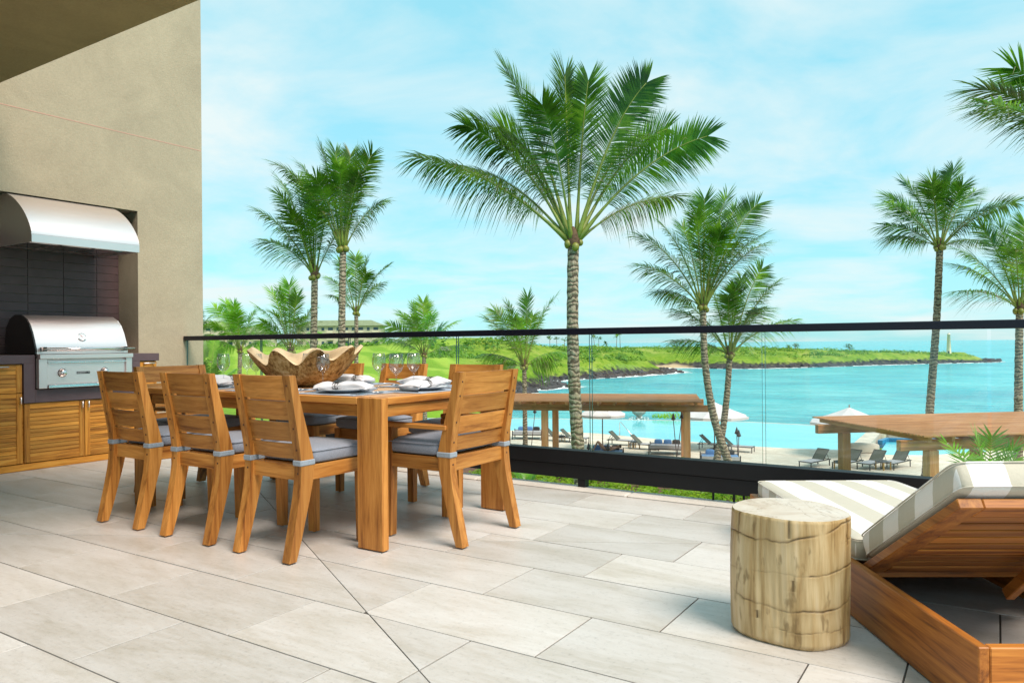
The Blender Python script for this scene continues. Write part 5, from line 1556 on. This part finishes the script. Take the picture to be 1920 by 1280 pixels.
palm('shaggy low palm left of the twin palms with browned fronds', (545, 662), 42, [(545, 740), (546, 865)], 0.15, 0.2,
     [(-42, 128, 0.4), (-6, 142, 0.4, 0.15), (18, 118, -0.4), (-72, 96, 0.6, 0.5), (42, 92, 0.5, 0.5), (-48, 64, -0.8, 0.6), (48, 44, 0.6, 0.8, 0, 0.4), (-76, 60, 0.8, 0.8), (-14, 124, -0.8), (30, 70, -1.2, 0.6, 0, 0.4), (-20, 80, -1.2)], 1.0, 44, 0.06, seed=8, mat=PALM_Y, dead=0.18)
palm('low bushy palm rising above the rail past the bowl', (795, 668), 58, [(796, 740), (797, 803)], 0.15, 0.19,
     [(-76, 66, 0.4), (-50, 90, 0.6), (-22, 104, -0.4), (-2, 112, 0.4, 0.15), (66, 72, 0.6, 0.6), (-96, 40, 0.5, 0.8), (36, 62, 1.0), (-80, 2, 0.4, 0.9), (82, 22, 0.4, 0.9), (-20, 80, -1.6), (20, 84, -1.4)], 1.2, 44, 0.08, seed=9, mat=PALM_Y)
palm('slender palm with a drooping yellow skirt, rising behind the armchair', (983, 690), 47, [(984, 760), (985, 842)], 0.13, 0.16,
     [(-78, 104, 0.4, 0.3), (-60, 120, 0.5, 0.3), (-33, 130, -0.3), (8, 148, 0.2, 0.1), (64, 146, -0.2, 0.3), (-84, 30, 0.4, 1.1), (-72, 2, 0.5, 1.1), (78, 34, 0.4, 1.1), (60, 14, 0.6, 1.2), (-20, 100, -1.4), (20, 110, 1.2)], 1.1, 46, 0.065, seed=10, mat=PALM_Y)
palm('taller of the two crossing palms, trunk leaning across the other', (1318, 580), 34, [(1322, 680), (1338, 780), (1366, 866), (1386, 915)], 0.14, 0.20,
     [(-135, 92, -0.4, 0.7), (-128, 156, 0.4, 0.5), (-80, 184, 0.8, 0.3), (-30, 180, 1.2, 0.2), (-18, 196, -0.6, 0.2), (8, 232, 0.3, 0.1), (56, 238, 0.4, 0.15), (80, 216, 0.8, 0.2), (112, 216, -0.2, 0.2, 70), (118, 150, -0.4, 0.4), (142, 140, 0.5, 0.5, 0, 0.3), (-90, 40, 0.8, 0.9, 0, 0.3), (20, 150, -1.6, 0.4), (60, 130, -1.3, 0.6, 0, 0.25)], 1.1, 54, 0.055, seed=12)
palm('shorter of the two crossing palms, crown just above the rail', (1368, 668), 36, [(1364, 730), (1356, 800), (1346, 850), (1338, 900)], 0.135, 0.19,
     [(-118, 128, 0.4, 0.5), (-116, 96, -0.5, 0.7), (-38, 168, 0.8, 0.2), (4, 138, -0.8, 0.2), (36, 164, 0.9), (72, 182, 0.3, 0.3, 60), (98, 152, -0.2, 0.5), (-112, 34, 0.4, 1.0), (146, 74, 0.4, 0.9), (92, 100, 0.9, 0.6), (-20, 120, -1.6, 0.4), (40, 96, -1.5, 0.6)], 1.05, 50, 0.055, seed=13)
palm('palm with a rounded crown, trunk rising behind the small pool pergola', (1762, 468), 36, [(1756, 600), (1743, 775), (1736, 898)], 0.15, 0.20,
     [(-112, 92, -0.4, 0.4), (-106, 54, 0.4, 0.7), (-92, 116, 0.8, 0.3), (-62, 144, 0.5, 0.2), (-8, 150, 0.3, 0.1), (34, 168, 0.2, 0.15), (92, 126, 0.8, 0.3), (150, 94, -0.3, 0.5), (-98, 30, 0.6, 0.9), (-38, 128, -1.0, 0.2), (78, 80, -1.4, 0.5), (10, 120, -1.6, 0.3), (120, 20, 0.8, 0.8)], 1.1, 54, 0.055, seed=14, mat=PALM)
palm('palm beside the rounded crown one, fronds reaching low over the rail', (1912, 582), 34, [(1910, 700), (1909, 860), (1908, 915)], 0.15, 0.20,
     [(-127, 98, 0.4, 0.6), (-142, 40, -0.4, 0.8, 0, 0.3), (-112, 130, 0.6, 0.5), (-62, 176, 0.6, 0.2), (-32, 178, 0.3, 0.15), (3, 182, -0.3, 0.1), (50, 160, 0.3), (110, 112, 0.4, 0.4), (130, 42, 0.4, 0.8), (-50, 120, -1.5, 0.4), (40, 110, -1.4, 0.4)], 1.1, 52, 0.055, seed=15)
palm('palm outside the right of the view whose frond tips hang in', (2075, 330), 19, [(2078, 500), (2084, 760), (2088, 1130)], 0.16, 0.21,
     [(-272, 146, -0.3, 0.55, -15), (-240, 196, 0.5, 0.5), (-170, 235, 0.4, 0.3), (-60, 300, 0.2, 0.1), (60, 290, 0.4), (170, 220, 0.4), (260, 140, 0.3, 0.6), (250, 40, 0.3, 0.9), (40, 200, -1.6)], 1.15, 60, 0.055, seed=16)
palm('small palm crown peeking past the end of the stucco wall', (366, 640), 90, [(366, 680), (366, 740)], 0.16, 0.2,
     [(28, 50, 0.4), (30, 36, -0.3), (-20, 60, 0.4), (5, 64, 0.4), (-40, 40, 0.4), (34, 14, 0.3, 0.9)], 1.5, 34, 0.10, seed=17, mat=PALM)
def shrub_palm(label, px, py, dep, tips, leaf, n, wid, seed, mat):
    rng = random.Random(seed); C0 = atd(px, py, dep); gz = max(land_z(C0.x, C0.y), DECK - 0.05)
    t = thing('garden_palm', label, 'palm', (C0.x, C0.y, gz), 0, 'low garden palms below the terrace')
    O = Vector((C0.x, C0.y, gz))
    MB().tube([Vector((0, 0, -0.1)), (C0 - O) * 0.5, (C0 - O) + Vector((0, 0, 0.1))], [0.12, 0.10, 0.07], 8).build('trunk', TRUNK, t)
    for (dx, dy, dw, dr) in tips:
        tip = RT * (dx * dep / FOC) + FW * dw + UP * (dy * dep / FOC); p0 = C0 - O
        m = MB(); frond_mesh(m, p0, p0 + Vector((tip.x * 0.4, tip.y * 0.4, tip.z * 0.75)), p0 + tip, n, leaf, wid, R(rng.uniform(-30, 30)), dr, 0.03, rng, Vector((0, 0, 0)), 0, 0.25, rb=0.02)
        m.build('frond', [mat, STRAW, RACHIS], t)
shrub_palm('feathery garden palm growing close beside the stucco wall', 392, 760, 26, [(-14, 112, 0.2, 0.3), (6, 122, 0.3, 0.2), (30, 106, -0.2, 0.5), (-30, 90, 0.3, 0.5), (26, 74, -0.4, 0.7), (44, 66, 0.3, 0.8), (-6, 86, -0.6, 0.4)], 0.42, 30, 0.05, 21, PALM_Y)
shrub_palm('young garden palm showing bright leaf tips behind the chaise', 1852, 960, 12, [(-72, 132, 0.1, 0.1), (-60, 112, -0.2, 0.2), (-16, 146, 0.1, 0.05), (24, 138, 0.2, 0.1), (44, 124, -0.1, 0.1), (62, 100, 0.1, 0.2), (-30, 100, -0.4, 0.2)], 0.42, 15, 0.030, 22, PALM_Y)
shrub_palm('garden palm frond showing under the railing beam beside the armchair', 985, 925, 27, [(-34, 24, 0.1, 0.4), (-14, 34, 0.2, 0.3), (16, 34, 0.1, 0.3), (34, 26, -0.1, 0.5), (0, 38, 0.5, 0.2)], 0.34, 22, 0.04, 23, PALM_Y)

# ground cover bed seen under and through the railing
rng = random.Random(31)
m = MB()
for _ in range(900):
    px = rng.uniform(880, 1500); d = rng.uniform(27.5, 39.0)
    if px > 1380 and d > 36: continue
    p = gp(px, d); rx = rng.uniform(0.22, 0.50)
    leaf_quads(m, (p.x, p.y, DECK - 0.02), rx, rx * rng.uniform(0.5, 1.1), 30, rng.uniform(0.07, 0.12), rng, 0.2)
for _ in range(110):
    px = rng.choice((rng.uniform(955, 1050), rng.uniform(1180, 1300), rng.uniform(1120, 1260))); d = rng.uniform(38.5, 42)
    p = gp(px, d); rx = rng.uniform(0.2, 0.42)
    leaf_quads(m, (p.x, p.y, DECK - 0.02), rx, rx * rng.uniform(0.5, 1.3), 30, rng.uniform(0.06, 0.10), rng, 0.2)
tag(m.build('garden_ground_cover', BEDLEAF, kind='stuff'), 'bright green ground cover planted below the terrace', 'ground cover')
SOIL = plain('garden_soil', (0.12, 0.06, 0.035), 0.95, nscale=3, namp=0.3)
sheet('planting_soil', [(gp(860, 26).x, gp(860, 26).y), (gp(1540, 26).x, gp(1540, 26).y), (gp(1400, 37.4).x, gp(1400, 37.4).y), (gp(1280, 39.4).x, gp(1280, 39.4).y), (gp(860, 40.8).x, gp(860, 40.8).y)], DECK - 0.03, SOIL, kind='structure')

# ------------------------------------------------------------------ far buildings
CREAM = plain('hotel_wall', (0.62, 0.56, 0.42), 0.85, nscale=0.2, namp=0.06)
ROOFG = plain('green_tile_roof', (0.20, 0.24, 0.13), 0.8, nscale=0.8, namp=0.2)
WIN = plain('window_glass', (0.03, 0.07, 0.10), 0.1)
def hotel(px0, px1, dep, floors, bays, label):
    a, b = gp(px0, dep), gp(px1, dep); W = (b - a).length; z0 = land_z((a.x + b.x) / 2, (a.y + b.y) / 2) - 1.0
    t = thing('hotel_block', label, 'building', (a.x, a.y, z0), math.atan2(b.y - a.y, b.x - a.x), 'hotel blocks beyond the lawn')
    D_, FHt = 14.0, 3.1; H = floors * FHt + 1.0
    MB().box(0, W, 0, D_, 0, H).build('wall', CREAM, t)
    ov = 1.2
    vs = [(-ov, -ov, H), (W + ov, -ov, H), (W + ov, D_ + ov, H), (-ov, D_ + ov, H), (5, D_ / 2, H + 2.7), (W - 5, D_ / 2, H + 2.7)]
    rf = MB().add(vs, [[0, 1, 5, 4], [1, 2, 5], [2, 3, 4, 5], [3, 0, 4], [3, 2, 1, 0]]).build('roof', ROOFG, t)
    for q in range(3): MB().box(W * (0.25 + 0.22 * q), W * (0.25 + 0.22 * q) + 1.2, D_ * 0.3, D_ * 0.3 + 0.9, H + 1.2, H + 2.3).build('roof_vent', ROOFG, rf)
    for f in range(floors):
        z = 1.0 + f * FHt
        for k in range(bays):
            x = (k + 0.5) * W / bays; w_ = W / bays * (0.32 if k % 2 == 0 else 0.18)
            wd = MB().box(x - w_, x + w_, -0.06, 0.10, z + (0.3 if k % 2 == 0 else 1.0), z + 2.35).build('window', WIN, t)
            MB().box(x - w_ - 0.12, x + w_ + 0.12, -0.16, -0.02, z + (0.16 if k % 2 == 0 else 0.86), z + (0.3 if k % 2 == 0 else 1.0)).build('sill', CREAM, wd)
            if k % 2 == 0:
                MB().box(x - w_ - 0.3, x + w_ + 0.3, -1.5, -0.001, z - 0.12, z + 0.06).box(x - w_ - 0.3, x + w_ + 0.3, -1.5, -1.42, z + 0.06, z + 1.05).build('balcony', CREAM, t)
hotel(556, 712, 335, 3, 11, 'cream hotel block with a low green roof seen between the twin palms')
hotel(330, 424, 330, 3, 7, 'cream hotel block with a green roof seen beside the stucco wall')
hotel(426, 500, 318, 2, 6, 'lower cream hotel wing between the two green roofed blocks')
hp = gp(832, 236); hz = land_z(hp.x, hp.y)
hut = thing('beach_hut', 'small open hut with grey hipped roof at the edge of the lawn', 'hut', (hp.x, hp.y, hz - 0.1), YAW)
MB().box(-1.7, 1.7, 0.2, 1.9, 0, 1.9).build('wall', plain('hut_wall', (0.35, 0.33, 0.30), 0.9), hut)
MB().box(-0.8, 0.8, 0.14, 0.22, 0.2, 1.7).build('opening', WIN, hut)
for x in (-1.9, 1.9): MB().box(x - 0.1, x + 0.1, -0.1, 0.1, 0, 1.95).build('post', plain('hut_post', (0.2, 0.17, 0.13), 0.9), hut)
MB().add([(-2.4, -0.6, 1.9), (2.4, -0.6, 1.9), (2.4, 2.6, 1.9), (-2.4, 2.6, 1.9), (-0.8, 1, 3.0), (0.8, 1, 3.0)], [[0, 1, 5, 4], [1, 2, 5], [2, 3, 4, 5], [3, 0, 4], [3, 2, 1, 0]]).build('roof', plain('hut_roof', (0.24, 0.22, 0.20), 0.9), hut)
lp = gp(1779, 418); lz = land_z(lp.x, lp.y)
lh = thing('lighthouse', 'slim cream lighthouse tower on the point of the headland', 'lighthouse', (lp.x, lp.y, lz - 0.5))
hgt = (1.0 + (637.5 - 625) / FOC * 418) - lz + 0.5
MB().lathe([(1.25, 0), (1.22, 0.4), (0.72, hgt * 0.93), (0.90, hgt * 0.935), (0.90, hgt * 0.955), (0.66, hgt * 0.96), (0.60, hgt)], 20).build('tower', plain('lighthouse_plaster', (0.82, 0.72, 0.55), 0.8, nscale=0.5, namp=0.08), lh)
MB().lathe([(0.62, hgt), (0.3, hgt + 0.25), (0, hgt + 0.3)], 16).build('cap', plain('lighthouse_cap', (0.4, 0.38, 0.35), 0.7), lh)
MB().box(-0.35, 0.35, -1.30, -1.1, 0.2, 1.8).build('door', WIN, lh)

# far palms and trees along the headland
def far_palm(px, dep, hpx, seed, label):
    rng = random.Random(seed); p = gp(px, dep); z = land_z(p.x, p.y); h = hpx * dep / FOC
    t = thing('headland_palm', label, 'palm tree', (p.x, p.y, z - 0.2), 0, 'slim palms on the headland ridge')
    lean = rng.uniform(-0.1, 0.1) * h
    MB().tube([(0, 0, 0), (lean * 0.4, 0, h * 0.5), (lean, 0, h)], [0.22, 0.15, 0.12], 6).build('trunk', TRUNK, t)
    m = MB()
    for k in range(10):
        a = rng.uniform(0, 6.28); el = rng.uniform(-0.2, 1.1); L = rng.uniform(1.5, 2.1)
        d = Vector((math.cos(a) * math.cos(el), math.sin(a) * math.cos(el), math.sin(el))) * L
        c0 = Vector((lean, 0, h)); frond_mesh(m, c0, c0 + d * 0.6 + Vector((0, 0, 0.35)), c0 + d, 9, 0.75, 0.20, rng.uniform(-0.5, 0.5), 0.5, 0, rng, Vector((-0.1, 0, 0)), rb=0.04)
    m.build('crown', [PALM, STRAW, RACHIS], t)
for i, (px, dep, hpx) in enumerate(((1031, 395, 20), (1044, 400, 19), (1058, 390, 16), (1115, 400, 22), (1123, 405, 21), (1137, 410, 11), (1155, 400, 26), (1163, 404, 30))):
    far_palm(px, dep, hpx, 40 + i, 'slim windblown palm standing on the headland ridge')
def far_tree(px, dep, hpx, seed, label):
    rng = random.Random(seed); p = gp(px, dep); z = land_z(p.x, p.y); h = hpx * dep / FOC
    t = thing('headland_tree', label, 'tree', (p.x, p.y, z - 0.3), 0)
    MB().tube([(0, 0, 0), (0.1, 0, h * 0.6)], [0.25, 0.12], 6).build('trunk', TRUNK, t)
    m = MB()
    for q in range(5): leaf_quads(m, (rng.uniform(-0.3, 0.3) * h, rng.uniform(-0.3, 0.3) * h, h * rng.uniform(0.4, 0.7)), h * 0.28, h * 0.28, 40, h * 0.07, rng)
    m.build('crown', SCRUB, t)
far_tree(1480, 420, 13, 61, 'left of two small trees on the skyline of the headland')
far_tree(1491, 422, 15, 62, 'taller of two small trees on the skyline of the headland')
far_tree(1592, 412, 19, 63, 'lone rounded tree on the low end of the headland')
